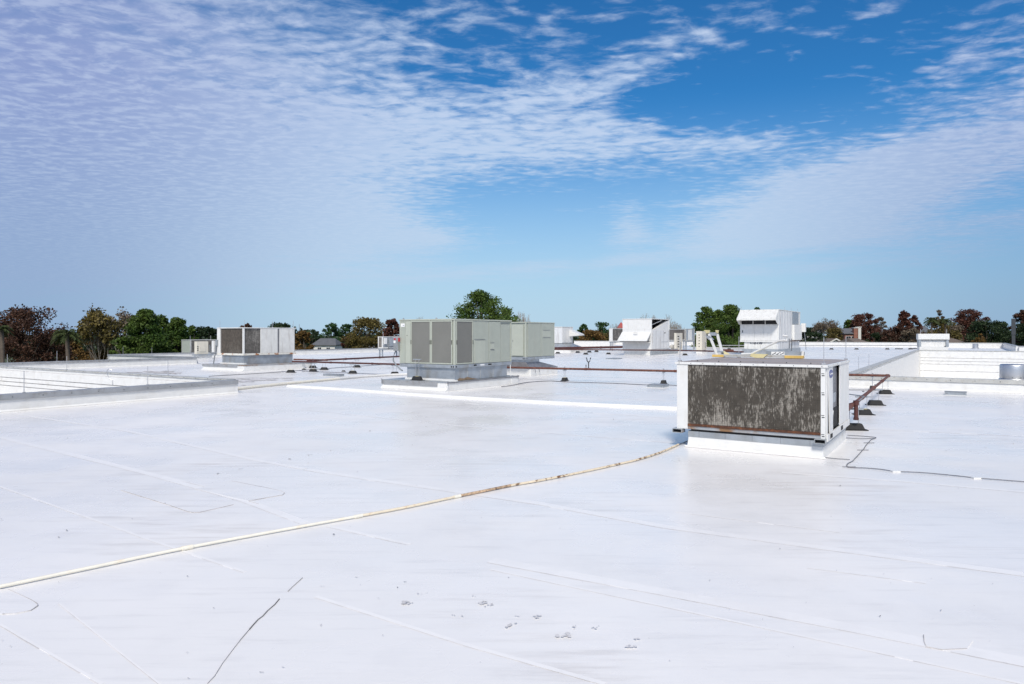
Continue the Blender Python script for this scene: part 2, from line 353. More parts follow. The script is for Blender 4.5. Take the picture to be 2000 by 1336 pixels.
# ================================================================ SETTING
MB().box(-2500, -1500, -8, 2500, 3500, -7).build('ground', 'grass', kind='structure')
ZP = .45
aW0, aW1, bW = -43.0, *ab(at(455, 742, ZP))                 # left lightwell
aR, bR0 = ab(at(1660, 733, ZP)); aR1, bR1 = 18.0, bR0+51     # right lightwell
aL1, bJ, aL2, bFar, aRt, bRt = -45.7, 29.5, -57.3, 126.3, 5.1, 95.6
av = sorted({aL2, aL1, aW0, aW1, aR, aRt, aR1, 25.0}); bv = sorted({-15.0, bW, bJ, bR0, bR1, bRt, bFar})
def inside(a, b):
    if aW0 < a < aW1 and b < bW: return 'L'
    if aR < a < aR1 and bR0 < b < bR1: return 'R'
    if b < bJ: return 'roof' if aL1 < a < 25 else None
    if b < bRt: return 'roof' if aL2 < a < 25 else None
    return 'roof' if aL2 < a < aRt else None
rf = MB(); wl_ = MB(); wf = MB()
cells = {}
for i in range(len(av)-1):
    for j in range(len(bv)-1):
        cells[i, j] = inside((av[i]+av[i+1])/2, (bv[j]+bv[j+1])/2)
for (i, j), k in cells.items():
    a0, a1, b0, b1 = av[i], av[i+1], bv[j], bv[j+1]
    if k == 'roof':
        # split into smaller quads so that the plane can undulate a little
        na = max(1, int((a1-a0)/4)); nb = max(1, int((b1-b0)/4))
        rf.add([(a0, b0, 0), (a1, b0, 0), (a1, b1, 0), (a0, b1, 0)], [(0, 1, 2, 3)])
        for (di, dj, p, q) in ((-1, 0, (a0, b1), (a0, b0)), (1, 0, (a1, b0), (a1, b1)), (0, -1, (a0, b0), (a1, b0)), (0, 1, (a1, b1), (a0, b1))):
            kk = cells.get((i+di, j+dj))
            if kk != 'roof':
                zb = -7.5 if kk is None else -2.6
                wl_.add([(*p, -.001), (*q, -.001), (*q, zb), (*p, zb)], [(0, 3, 2, 1)])
    elif k in ('L', 'R'):
        wf.add([(a0, b0, -2.6), (a1, b0, -2.6), (a1, b1, -2.6), (a0, b1, -2.6)], [(0, 1, 2, 3)])
roof = rf.build('roof', 'membrane', kind='structure'); roof.rotation_euler.z = BZ
o = wl_.build('wall', 'memb_white', kind='structure'); o.rotation_euler.z = BZ
o = wf.build('lightwell_floor', 'membrane', kind='structure'); o.rotation_euler.z = BZ

def rods(root, pts, h=.6, r=.008):
    for p in pts: MB().tube([p, (p[0], p[1], p[2]+h)], r, 6).box(p[0]-.03, p[1]-.03, p[2]-.002, p[0]+.03, p[1]+.03, p[2]+.03).build('lightning_rod', 'silver', root)
def parapet(a0, b0, a1, b1, side, label, h=ZP, mt='coping', piece=3.0, rod=(), band=.10, far=False, cuts=True):
    """wall standing on the roof side of the line (a0,b0)-(a1,b1); side = +1/-1: the roof lies to its left/right"""
    p = AB(a0, b0); q = AB(a1, b1); d = (q-p); ln = d.length; ang = math.atan2(d.y, d.x)
    t = empty('parapet_wall', p, ang, label, 'parapet')
    w0, w1 = (0.0, .28) if side > 0 else (-.28, 0.0)
    # wall with a sloping cant at its foot on the roof side
    MB().box(0, w0, 0.0, ln, w1, h-.03).build('wall_face', 'memb_white', t)
    f = w1 if side > 0 else w0; s_ = 1 if side > 0 else -1
    MB().prism([(0.0, f+.001*s_, .001), (0.0, f+.06*s_, .004), (0.0, f+.001*s_, .05)], (ln, 0, 0)).build('membrane_cant', 'memb_white', t)
    n = max(1, round(ln/piece)); st = ln/n
    for k in range(n):
        g = .006
        mb = MB().box(k*st+g, w0-.03, h-.005, (k+1)*st-g, w1+.03, h+.012)
        mb.box(k*st+g, w1+.031, h-band, (k+1)*st-g, w1+.04, h+.012).box(k*st+g, w0-.04, h-band, (k+1)*st-g, w0-.031, h+.012)
        mb.build('coping_piece', mt, t)
        if not far and k:
            MB().box(k*st-.12, w0-.045, h-band-.004, k*st+.12, w1+.046, h+.017).build('coping_joint_cover', mt, t)
    if not far:
        sc = MB()
        for k in range(int(ln/.75)):
            xx = .4+k*.75
            for yy, s2 in ((w1+.04, 1), (w0-.04, -1)): sc.box(xx-.012, yy, h-band*.55, xx+.012, yy+s2*.008, h-band*.55+.022)
        sc.build('coping_screws', 'darkgrey', t, kind='stuff')
    rods(t, [(r_*1.0, (w0+w1)/2, h+.01) for r_ in rod], .62, .010)
    return t
# left lightwell
parapet(aW1, -15, aW1, bW, -1, 'grey-capped low white parapet nearest the camera on the left', rod=(15.5, 24.0, 27.5), band=.13)
parapet(aW1-.28, bW, aW0, bW, -1, 'parapet along the back of the left roof opening', rod=(4.0, 12.0, 18), mt='coping_old', band=.03)
parapet(aW0, bW, aW0, -15, -1, 'hidden parapet on the outer side of the left roof opening', far=True)
# outer left edge, with its step
parapet(aL1, bJ, aL1, -15, 1, 'grey-capped outer roof edge in front of the brown trees, far left', rod=(9, 14, 19), band=.10)
parapet(aL2, bJ, aL1, bJ, 1, 'short stepped parapet beside the small grey condenser at far left', rod=(2, 6))
parapet(aL2, bFar, aL2, bJ, 1, 'long thin roof edge in front of the grey-roofed house', far=True, band=.06)
# far edge and right
FH = .75
parapet(aRt, bFar, aL2, bFar, 1, 'far white parapet running behind the tall hooded unit', h=FH, far=True, band=.05, mt='coping_old', piece=6)
parapet(aRt, bRt, aRt, bFar, 1, 'short parapet end turning away below the dark flue on the right', h=FH, far=True, band=.10)
parapet(25, bRt, aRt, bRt, 1, 'parapet at the right edge of the picture, beside the dark flue', h=FH, far=True)
# right lightwell
parapet(aR, bR0, aR1, bR0, -1, 'weathered grey-capped parapet in front of the right roof opening', mt='coping_old', band=.13, rod=())
parapet(aR, bR1, aR, bR0, -1, 'parapet running away along the left side of the right roof opening', mt='coping_old', band=.05, rod=(43, 47))
parapet(aR1, bR1, aR, bR1, -1, 'parapet along the far side of the right roof opening', mt='coping_old', far=True, band=.04)
def cladding(a0, a1, b, name_label, edges):
    t = empty('cladding_wall', AB(a0, b), BZ, name_label, 'wall')
    for k in range(len(edges)-1):
        MB().box(0, -.045, edges[k+1]+.018, a1-a0, -.002, edges[k]-.018).build('cladding_panel', 'memb_white', t)
    MB().box(0, -.0019, -2.5, a1-a0, -.0012, .30).build('backing', 'grime', t)
cladding(aW0, aW1-.3, bW, 'white horizontally boarded wall inside the left roof opening', [.30, -.06, -.26, -.46, -.95, -1.5, -2.0, -2.55])
cladding(aR+.1, aR1, bR1, 'white horizontally boarded wall inside the right roof opening', [.38, -.30, -.61, -.92, -1.6, -2.55])
# bright inner lining of the long left side of the right opening
MB().box(.002, 0, -2.55, .03, bR1-bR0-.05, .33).build('lining_wall', 'memb_white').parent = (lin := empty('lightwell_side_wall', AB(aR, bR0), BZ, 'smooth white side wall running away inside the right roof opening', 'wall'))

# ---------------------------------------------------------------- membrane seams, patches, marks (children of the roof)
def rl(p): a, b = ab(p); return (a, b)
SZ = [0]
def strip(pts, wd, z0, z1, m, name):
    SZ[0] += 1; z1 += SZ[0]*.00002
    mb = MB(); P2 = [Vector((*rl(at(*p)), 0)) for p in pts]; Lf = []; Rt = []
    for i, p in enumerate(P2):
        d = (P2[min(i+1, len(P2)-1)]-P2[max(i-1, 0)]).normalized(); nrm = Vector((-d.y, d.x, 0))
        Lf.append(p+nrm*wd/2); Rt.append(p-nrm*wd/2)
    for i in range(len(P2)-1):
        b_ = [Rt[i], Rt[i+1], Lf[i+1], Lf[i]]
        mb.hexa([(q.x, q.y, z0) for q in b_], [(q.x, q.y, z1) for q in b_])
    return mb.build(name, m, roof)
def seam(pts, wd=.11, dark=.006, side=-1):
    n = 10; pp = []
    for i in range(len(pts)-1):
        for k in range(n):
            f = k/n; pp.append((pts[i][0]*(1-f)+pts[i+1][0]*f, pts[i][1]*(1-f)+pts[i+1][1]*f + random.uniform(-.12, .12)))
    pp.append(pts[-1])
    strip(pp, wd, .0005, .0022, 'memb_strip', 'seam_strip')
    P2 = [at(*p) for p in pp]
    mb = MB()
    for i in range(len(P2)-1):
        if random.random() < .06: continue
        d = (P2[i+1]-P2[i]).normalized(); nr = Vector((-d.y, d.x, 0))*(side*(wd/2+dark/2)); w2 = Vector((-d.y, d.x, 0))*dark*random.uniform(.25, .6)
        q = [P2[i]+nr-w2, P2[i+1]+nr-w2, P2[i+1]+nr+w2, P2[i]+nr+w2]
        mb.add([(*rl(v), .0018+SZ[0]*.00002) for v in q], [(0, 1, 2, 3)])
    mb.build('seam_grime_line', 'grime_soft', roof)
seam([(21, 807), (250, 842), (499, 898.6), (595, 916)]); seam([(600, 917), (737, 938), (1058, 984), (1300, 1029), (1622, 1072), (2000, 1121.7)], .13)
seam([(0, 854), (291, 925.6), (478.6, 977.7), (595, 1021)], .12); seam([(641, 1027.6), (800, 1063)], .06)
seam([(960, 1094), (1300, 1157), (1640, 1222), (2000, 1293)], .155, .008); seam([(958, 1112), (1300, 1185), (1640, 1258), (2000, 1336)], .03, .004)
seam([(0, 950), (129, 996), (220, 1027.6), (279, 1050), (478, 1117)], .035, .003); seam([(617, 1165), (908, 1258.6), (1182, 1336)], .04, .004)
seam([(116, 1179), (312, 1336)], .012, .004); seam([(0, 1219), (200, 1336)], .02, .008)
seam([(1690, 838), (2000, 852)], .06, .012); seam([(1527, 923), (1760, 940), (2000, 961)], .10, .008); seam([(1576, 1108), (1807, 1138)], .05, .004)
seam([(600, 801), (900, 832), (1315, 865)], .08, .008); seam([(700, 771), (1000, 795), (1321, 818)], .07, .012); seam([(1660, 775), (1830, 781), (2000, 790)], .08, .012)
seam([(1000, 775), (1320, 783)], .07, .01); seam([(120, 880), (420, 955)], .03, .004); seam([(1320, 1000), (1640, 1040)], .03, .004); seam([(1120, 735), (1320, 741)], .07, .01)
seam([(1660, 712), (1700, 713)], .07, .02); seam([(230, 735), (330, 760)], .05, .01)
for yy in (690, 694, 699, 706): seam([(1565, yy+.5), (1650, yy+1.4), (1700 if yy < 700 else 1680, yy+2)], .10, .03)
for p0, p1 in (((620, 760), (1000, 707)), ((700, 696), (770, 693)), ((580, 745), (760, 728)), ((1095, 712), (1320, 700)), ((30, 716), (300, 722))): seam([p0, p1], .08, .015)
def outline(pts, m='grime', wd=.0042, name='patch_outline'):
    return strip(pts, wd, .001, .0055, m, name)
def patch(pts, line):
    P2 = [(*rl(at(*p)), 0.0) for p in pts]
    MB().prism([(p[0], p[1], .0012) for p in P2], (0, 0, .003)).build('membrane_patch', 'membrane', roof)
    outline(line)
patch([(237, 958), (330, 987), (372, 1001), (390, 1001), (455, 986), (300, 944)], [(237, 958), (330, 987), (368, 1000), (378, 1001.6), (390, 1001), (456, 986)])
patch([(453, 940), (548, 959), (556, 963), (552, 967), (485, 979), (380, 955)], [(453, 940), (520, 953), (548, 959), (556, 963), (552, 967), (485, 979), (505, 985)])
patch([(16, 1152), (60, 1172), (74, 1182), (60, 1193), (30, 1200), (-30, 1200), (-40, 1150)], [(16, 1152), (60, 1172), (72, 1179), (74, 1184), (60, 1193), (30, 1199), (5, 1200)])
patch([(1804, 1241), (1806, 1262), (1840, 1270), (1889, 1268), (1900, 1252)], [(1804, 1241), (1805, 1255), (1809, 1264), (1840, 1270), (1889, 1268)])
# crack scratched across the membrane
ck = [(591, 1129), (580, 1139), (570, 1148), (562, 1156)]; outline(ck, 'grime', .0035, 'scratch')
ck = [(545, 1171), (536, 1182), (524, 1193), (513, 1203), (503, 1212), (494, 1221), (487, 1229.5), (470, 1250), (453.6, 1271), (436, 1296), (417.4, 1323), (405, 1336)]
ck = [(a+random.uniform(-1.6, 1.6), b+random.uniform(-1, 1)) for a, b in ck]
outline(ck[:7], 'crack', .0065, 'scratch'); outline(ck[6:], 'grime', .0035, 'scratch')
# footprints and smudges: flat irregular spots
def spot(px, py, wpx, hpx, m):
    SZ[0] += 1; mb = MB(); k_ = 1 if wpx < 3 else int(2+wpx*.5)
    for c in range(k_):
        cx_, cy_ = (px, py) if k_ == 1 else (px+random.gauss(0, wpx*.45), py+random.gauss(0, hpx*.5))
        sc2 = 1 if k_ == 1 else random.uniform(.15, .5); n = 9; vs = []
        for k in range(n):
            r_ = random.uniform(.35, 1.0); t_ = 2*math.pi*k/n
            vs.append((*rl(at(cx_+math.cos(t_)*wpx*r_*sc2, cy_+math.sin(t_)*max(.5, hpx*sc2*1.3)*r_)), .0095+SZ[0]*.00001+c*.000012))
        mb.add(vs, [tuple(range(n))[::-1]])
    mb.build('dirt_smudge', m, roof, kind='stuff')
for s_ in [(792, 1178, 13, 4, 'grime_soft'), (800, 1180, 6, 2, 'grime'), (738, 1171, 4, 2, 'grime'), (816, 1161, 7, 2, 'grime_soft'), (833, 1160, 3, 1, 'grime'), (776, 1149, 4, 1, 'crack'),
           (790, 1138, 4, 1, 'crack'), (942, 1180, 12, 3.5, 'grime_soft'), (955, 1184, 9, 2, 'grime'), (928, 1168, 5, 4, 'grime_soft'), (946, 1177, 8, 1.2, 'crack'), (884, 1203, 5, 2, 'grime_soft'), (903, 1205, 6, 1.5, 'grime_soft'),
           (995, 1223, 13, 5, 'grime_soft'), (1010, 1205, 8, 2, 'grime_soft'), (1045, 1206, 14, 3, 'grime_soft'), (1105, 1245, 14, 6, 'grime_soft'), (1125, 1227, 8, 3, 'grime_soft'), (1160, 1228, 10, 3, 'grime_soft'),
           (1232, 1265, 12, 4, 'grime_soft'), (1245, 1250, 9, 2, 'grime_soft'), (510, 1315, 5, 2, 'crack'), (365, 1277, 4, 1.6, 'grime_soft'), (552, 1306, 5, 2, 'grime_soft'), (114, 1051, 4, 1.2, 'crack'), (130, 1037, 2.5, 1, 'crack'),
           (20, 1265, 3, 1, 'crack'), (366, 1127, 2.5, 1, 'grime'), (425, 926, 6, .9, 'grime'), (566, 897, 6, .9, 'grime'), (606, 889, 5, .8, 'grime'), (471, 916, 5, .8, 'grime_soft'), (629, 1223, 4, 2, 'grime'), (1719, 1205, 2, 1.4, 'crack'), (1838, 1194, 1.6, 1.4, 'grime'),
           (652, 1045, 2.5, 1, 'crack'), (695, 1129, 4, 1, 'grime'), (417, 1189, 2, 1, 'grime'), (629, 1147, 4, 1, 'grime_soft'), (993, 1130, 2, .8, 'grime'), (1360, 860, 3, .8, 'grime')]: spot(*s_)
for k in range(70):
    px, py = random.uniform(0, 2000), 800+536*random.random()**1.2; spot(px, py, random.uniform(.8, 2.2), random.uniform(.4, 1.0), random.choice(['grime', 'grime_soft', 'grime_soft']))
# standing dirt streak of an old puddle in the left distance
for p in ((300, 727.5, 48, 1.6), (340, 730, 14, 1.0)): spot(*p, 'grime')
for p in ((510, 741, 55, 2.2), (480, 745, 30, 2.0), (480, 754, 20, 2.5)): spot(*p, 'grime_soft')

# ================================================================ ROOF-TOP UNITS
class Unit:
    """an Empty at the corner nearest the camera; local -x runs along the left face, +y along the right face"""
    def __init__(s, name, xn, Y, xl, xr, ytop, ybot, label, cat, group=None):
        s.p = Vector(((xn-CX)/F*Y, Y, 0)); s.Y = Y
        s.e = empty(name, s.p, BZ, label, cat, group)
        s.La = reach(s.p, -A, xl); s.Lb = reach(s.p, B, xr)
        s.zt = CZ-(ytop-HY)/F*Y; s.zb = CZ-(ybot-HY)/F*Y
    def lx(s, px): return -reach(s.p, -A, px)
    def ly(s, px): return reach(s.p, B, px)
    def z(s, py): return CZ-(py-HY)/F*s.Y
    def L(s, name, m, x0, x1, z0, z1, out=.012, th=.03, **k):   # panel on the left (front) face
        return MB().box(x0, -out, z0, x1, -out+th, z1).build(name, m, s.e, **k)
    def Rr(s, name, m, y0, y1, z0, z1, out=.012, th=.03, **k):   # panel on the right face
        return MB().box(out-th, y0, z0, out, y1, z1).build(name, m, s.e, **k)

# ---------------- near white unit with the dirty coil
u = Unit('air_conditioner', 1612.3, 11.75, 1322.6, 1656, 712.6, 861, 'nearest big white air conditioner with grimy streaked coil, on the right', 'air conditioner')
La, Lb, zt, zb = u.La, u.Lb, u.zt, u.zb
lx, ly = u.lx, u.ly
xc0, xc1 = lx(1344), lx(1603)
MB().box(-La+.04, .04, zb+.10, -.04, Lb-.04, zt-.10).build('inner_casing', 'galv_dark', u.e)
MB().box(xc0, -.005, zb+.13, xc1, .035, zt-.052).build('coil', 'coil1', u.e)
g = MB()
for k in range(int((xc1-xc0)/.032)): g.box(xc0+k*.032, -.0115, zb+.13, xc0+k*.032+.0022, -.0085, zt-.052)
for k in range(int((zt-zb-.19)/.032)): g.box(xc0, -.0145, zb+.14+k*.032, xc1, -.012, zb+.14+k*.032+.0022)
g.build('coil_guard_wires', 'guard', u.e, kind='stuff')
MB().box(-La, -.02, zb+.03, xc0-.002, .06, zt-.052).box(-La, .061, zb+.03, -La+.03, Lb*.35, zt-.052).build('corner_post', 'white', u.e, bevel=.004)
MB().box(xc1+.002, -.02, zb+.03, .0, .05, zt-.052).build('corner_post', 'white', u.e, bevel=.004)
MB().box(-La, Lb*.35+.002, zb+.03, -La+.03, Lb, zt-.052).box(-La+.031, Lb-.03, zb+.03, -.0, Lb, zt-.052).build('rear_panel', 'offwhite', u.e)
for k, zz in enumerate((.10, .42, .80, 1.12)):      # little slots in the right post
    MB().box(xc1+.012, -.024, zb+zz, -.015, -.0201, zb+zz+.008).build('post_slot', 'black', u.e)
    MB().box(xc1+.02, -.024, zb+zz-.035, -.012, -.0201, zb+zz-.022).build('post_slot', 'black', u.e)
MB().box(xc0-.001, -.03, zb+.085, xc1+.001, .0, zb+.129).build('rusty_drip_rail', 'rust', u.e, bevel=.004)
MB().box(xc0, -.012, zb+.03, xc1, .03, zb+.084).build('base_rail', 'galv_rust', u.e)
MB().box(xc0+.05, .02, zb-.005, xc1-.05, .04, zb+.029).build('shadow_gap_strip', 'black', u.e)  # black strip stands in for the shade in the gap below the base rail
# lifting rail ends sticking out under both lower corners
for (x0, x1) in ((-La-.06, -La+.12), (-.16, .015)):
    mb = MB(); y0 = -.10
    mb.box(x0, y0, zb-.045, x1, .1, zb-.037).box(x0, y0, zb+.021, x1, .1, zb+.029).box(x0, y0, zb-.036, x0+.008, .1, zb+.02).box(x1-.008, y0, zb-.036, x1, .1, zb+.02)
    mb.build('lifting_rail_end', 'galv_rust', u.e)
    MB().box(x0+.01, -.02, zb-.034, x1-.01, .08, zb+.018).build('rail_cavity', 'black', u.e)
# cap and top
ov = .035
MB().box(-La-ov, -ov, zt-.05, ov, Lb+ov, zt-.004).build('top_rim', 'white', u.e, bevel=.006)
MB().frustum((-La+.0, .0, -.0, Lb-.0), zt-.003, (-La+.14, .14, -.14, Lb-.14), zt+.012).build('top_plate', 'topmetal', u.e)
MB().box(-La+.15, .34, zt+.004, -.15, .36, zt+.020).box(-La+.15, Lb*.6, zt+.004, -.15, Lb*.6+.02, zt+.020).build('top_rib', 'topmetal', u.e)
sc = MB()
for k in range(12):
    xx = -La+.05+k*(La-.1)/11; sc.box(xx-.006, -ov-.005, zt-.03, xx+.006, -ov, zt-.018)
for k in range(6):
    xx = -La+.35+k*(La-.6)/5; sc.box(xx-.009, .11, zt+.005, xx+.009, .128, zt+.026)
for k in range(6):
    yy = .05+k*(Lb-.1)/5; sc.box(ov, yy-.006, zt-.03, ov+.005, yy+.006, zt-.018)
sc.build('cap_screws', 'darkgrey', u.e, kind='stuff')
# two conspicuous vertical edge seams of panels and the ajar right side
yA, yB, yC = ly(1615.5), ly(1624.5), ly(1638.5)
MB().hexa([(.0, .052, zb+.03), (.012, .05, zb+.03), (.012, yA, zb+.03), (.0, yA, zb+.03)], [(.0, .052, zt-.052), (.012, .05, zt-.052), (.012, yA, zt-.052), (.0, yA, zt-.052)]).build('corner_flange', 'white', u.e)
MB().hexa([(.012, yA+.10, zb+.10), (.030, yA+.10, zb+.10), (.022, yB, zb+.10), (.004, yB, zb+.10)], [(.0, yA+.02, zt-.055), (.018, yA+.02, zt-.055), (.018, yB, zt-.055), (.0, yB, zt-.055)]).build('access_panel', 'white', u.e, bevel=.004, label='side panel sagging ajar with a round blue badge')
MB().box(.0, yC, zb+.10, .018, Lb, zt-.052).build('access_panel', 'white', u.e, bevel=.004)
MB().box(-.10, yB-.3, zb+.10, -.05, yC+.3, zt-.05).build('inner_bulkhead', 'coping', u.e)
MB().box(-.049, yB+.02, zb+.11, -.02, yC-.02, zb+.45).build('compressor_recess', 'black', u.e)
MB().tube([(-.015, yB+.12, zb+.12), (-.015, yB+.14, zb+.30), (-.015, yB+.22, zb+.42)], .018, 8).build('refrigerant_pipe', 'galv', u.e)
MB().box(-.049, yB+.10, zb+.55, -.035, yC-.12, zb+.72).build('wiring_box', 'galv', u.e)
MB().box(.006, .03, zb-.02, .032, Lb, zb+.095).build('base_rail', 'white', u.e)
for yy in (yA+.12, yC+.02):
    MB().box(.033, yy, zb+.0, .036, yy+.24, zb+.075).build('fork_pocket', 'black', u.e)
# round badge
bp = (.019, ly(1620.6), zt-.17)
mb = MB(); nb_ = 28
mb.prism([(bp[0]+.0, bp[1]+math.cos(2*math.pi*k/nb_)*.19, bp[2]+math.sin(2*math.pi*k/nb_)*.072) for k in range(nb_)], (.006, 0, 0)).build('badge', 'blue', u.e)
tx = bpy.data.curves.new('badge_lettering', 'FONT'); tx.body = 'Carrier'; tx.size = .06; tx.align_x = 'CENTER'; tx.align_y = 'CENTER'; tx.extrude = .001
tx.resolution_u = 3; tmp_ = bpy.data.objects.new('badge_text', tx); COL.objects.link(tmp_); bpy.context.view_layer.update()
tm_ = bpy.data.meshes.new_from_object(tmp_); bpy.data.objects.remove(tmp_); tm_.materials.clear(); tm_.materials.append(M['label'])
to = bpy.data.objects.new('badge_lettering', tm_); COL.objects.link(to); to.parent = u.e; to.scale = (2.0, 1, 1)
to.location = (bp[0]+.0075, bp[1], bp[2]); to.rotation_euler = (R(90), 0, R(90))
# curb
ci = at(1607, 896); cl = Vector(((ci-u.p).dot(A), (ci-u.p).dot(B), 0))
x0c, x1c, y0c, y1c = lx(1344)-.0, cl.x, max(.03, cl.y), Lb-.02
MB().frustum((x0c-.02, y0c-.03, x1c+.02, y1c), .0, (x0c, y0c, x1c, y1c), zb-.115).build('curb', 'memb_white', u.e)
MB().box(x0c-.008, y0c-.010, zb-.114, x1c+.012, y1c, zb-.012).build('curb_flashing', 'galv', u.e)
MB().box(x0c-.06, y0c-.075, .001, x1c+.05, y0c-.03, .035).build('membrane_fillet', 'memb_strip', u.e, bevel=.012)
for k, xx in enumerate(np.linspace(x0c+.2, x1c-.2, 5)):
    MB().box(xx-.003, y0c-.013, zb-.112, xx+.003, y0c-.0102, zb-.014).build('flashing_joint', 'galv_dark', u.e)
rods(u.e, [(-La+.04, .04, zt), (-.03, .03, zt), (-.03, Lb-.04, zt), (-La+.45, Lb-.1, zt)], .46, .006)
U1 = u

# ---------------- folding work platform lying on top of the near unit
bY = Lb-.32
def onU(px, z_, yy=bY):     # local x where picture column px meets the line y = yy on the unit
    q = u.p + B*yy; return -reach(q, -A, px)
t = empty('work_platform', U1.p + B*bY + A*onU(1480, 0) + Vector((0, 0, zt+.02)), BZ, 'folded grey work platform with yellow end caps lying on the dirty-coil unit', 'work platform')
ox = onU(1480, 0)
X = lambda px: onU(px, 0)-ox
MB().box(X(1396), -.03, .012, X(1566), .10, .060).build('deck', 'coping_old', t, bevel=.004)
MB().box(X(1392), -.05, .0, X(1414), .12, .052).build('end_cap', 'yellow', t, bevel=.006)
MB().box(X(1533), -.05, .0, X(1569), .12, .058).build('end_cap', 'yellow', t, bevel=.006)
MB().prism([(X(1466), -.055, .03), (X(1476), -.055, .0), (X(1492), -.055, .0), (X(1500), -.055, .075), (X(1468), -.055, .085)], (0, .12, 0)).build('hinge_bracket', 'paleyellow', t)
MB().box(X(1494), .11, .062, X(1569), .15, .135).build('side_rail', 'galv', t)
lb = MB()
for k in range(9):
    x0_ = X(1506+2.6*k); lb.box(x0_, .105, .07+(k % 3)*.016, x0_+.026+.012*(k % 2), .1095, .082+(k % 3)*.016)
MB().box(X(1504), .1075, .066, X(1530), .1099, .128).build('warning_label', 'label', t)
lb.build('warning_label_text', 'black', t)
def leg(pts, r, m, name='leg'): return MB().tube(pts, r, 6).build(name, m, t)
def bar(p, q, w_, d_, m, name):
    p, q = Vector(p), Vector(q); h = Vector((w_/2, 0, 0)); k = Vector((0, d_/2, 0))
    return MB().hexa([p-h-k, p+h-k, p+h+k, p-h+k], [q-h-k, q+h-k, q+h+k, q-h+k]).build(name, m, t, bevel=.004)
bar((X(1401), .02, .03), (X(1385.5), -.04, .50), .055, .04, 'white', 'leg')
bar((X(1409), .12, .04), (X(1399), .06, .50), .055, .04, 'white', 'leg')
MB().box(X(1394), .0, .10, X(1412), .14, .135).build('step', 'galv', t, bevel=.004); MB().box(X(1386), -.05, .46, X(1399), .08, .53).build('step', 'galv', t, bevel=.004)
MB().frustum((X(1381), -.07, X(1387), .0), .51, (X(1377), -.09, X(1386.5), .02), .58).build('foot', 'paleyellow', t, bevel=.004)
MB().frustum((X(1397), .03, X(1401), .1), .51, (X(1396.5), .02, X(1401.5), .11), .58).build('foot', 'paleyellow', t, bevel=.004)
bar((X(1390), -.01, .37), (X(1383), -.03, .46), .11, .06, 'galv', 'joint')
MB().prism([(X(1414), .02, .05), (X(1425), .02, .06), (X(1412), .02, .13)], (0, .06, 0)).build('hinge_bracket', 'paleyellow', t)
# white folded leg rising to the right
MB().tube([(X(1447), .04, .075), (X(1466), .04, .08), (X(1520), .04, .355), (X(1532), .04, .37), (X(1535), .04, .36), (X(1537), .04, .45), (X(1528), .04, .465)], .021, 8).build('leg', 'white', t)
MB().tube([(X(1566), .05, .05), (X(1567), .05, .15)], .028, 10).build('foot', 'white', t)

# ---------------- green units
def green_unit(xn, Y, xl, xr, ytop, ybot, label, panels):
    u = Unit('air_conditioner', xn, Y, xl, xr, ytop, ybot, label, 'air conditioner')
    La, Lb, zt, zb = u.La, u.Lb, u.zt, u.zb
    MB().box(-La+.02, .02, zb+.14, -.02, Lb-.02, zt-.05).build('casing', 'green', u.e)
    MB().box(-La-.02, -.03, zt-.05, .03, Lb+.02, zt).build('top_cap', 'green2', u.e, bevel=.006)
    MB().box(-La, -.02, zb, .02, Lb, zb+.13).build('base_rail', 'galv', u.e, bevel=.006)
    MB().box(-.045, -.02, zb+.131, .02, .045, zt-.051).build('corner_post', 'green2', u.e, bevel=.005)
    MB().box(-La, -.015, zb+.131, -La+.04, .04, zt-.051).build('corner_post', 'green2', u.e)
    MB().box(-.04, Lb-.05, zb+.131, .015, Lb, zt-.051).build('corner_post', 'green2', u.e)
    for k in range(2):
        MB().box(-.07-.09*k, -.024, zb+.03, -.02-.09*k, -.0201, zb+.085).build('rail_hole', 'black', u.e)
    MB().box(.0201, .04, zb+.03, .024, .10, zb+.085).build('rail_hole', 'black', u.e)
    return u
def screen_door(u, face, p0, p1, z0, z1):
    """framed condenser screen with a recessed mesh and a black handle"""
    f = u.L if face == 'L' else u.Rr
    w_ = .045
    n = bpy.data.objects.new('screen_door', None); COL.objects.link(n); n.parent = u.e
    def put(name, m, q0, q1, r0, r1, out, th):
        o = f(name, m, q0, q1, r0, r1, out, th); o.parent = n
    put('frame', 'green2', p0, p0+w_, z0, z1, .03, .03); put('frame', 'green2', p1-w_, p1, z0, z1, .03, .03)
    put('frame', 'green2', p0+w_+.001, p1-w_-.001, z1-w_, z1, .029, .028); put('frame', 'green2', p0+w_+.001, p1-w_-.001, z0, z0+w_, .029, .028)
    put('screen', 'gmesh', p0+w_+.001, p1-w_-.001, z0+w_+.001, z1-w_-.001, .012, .012)
    for q in (p0+.012, p1-.03): put('handle', 'black', q, q+.018, (z0+z1)/2-.08, (z0+z1)/2+.08, .042, .011)
u = green_unit(888, 26.1, 781, 998.5, 622.4, 719.6, 'large pale green unit with grey screens in the middle of the roof', None)
lx, ly, zt, zb, La, Lb = u.lx, u.ly, u.zt, u.zb, u.La, u.Lb
z0, z1 = zb+.145, zt-.06
u.L('panel', 'green', lx(782.5), lx(791.5), z0, z1); u.L('panel', 'green2', lx(792), lx(802), z0, z1)
screen_door(u, 'L', lx(803), lx(842), z0, z1); screen_door(u, 'L', lx(842.5), lx(884), z0, z1)
screen_door(u, 'R', ly(890), ly(923), z0, z1)
u.Rr('panel', 'green', ly(924), ly(954), z0, z1, .010); u.Rr('panel', 'green', ly(954.7), ly(977), z0, z1-.02, .016)
u.Rr('panel', 'green', ly(977.7), ly(995.5), z0, z1-.11, .010); u.Rr('panel_lip', 'galv_dark', ly(977.7), ly(995.5), z1-.10, z1-.09, .014)
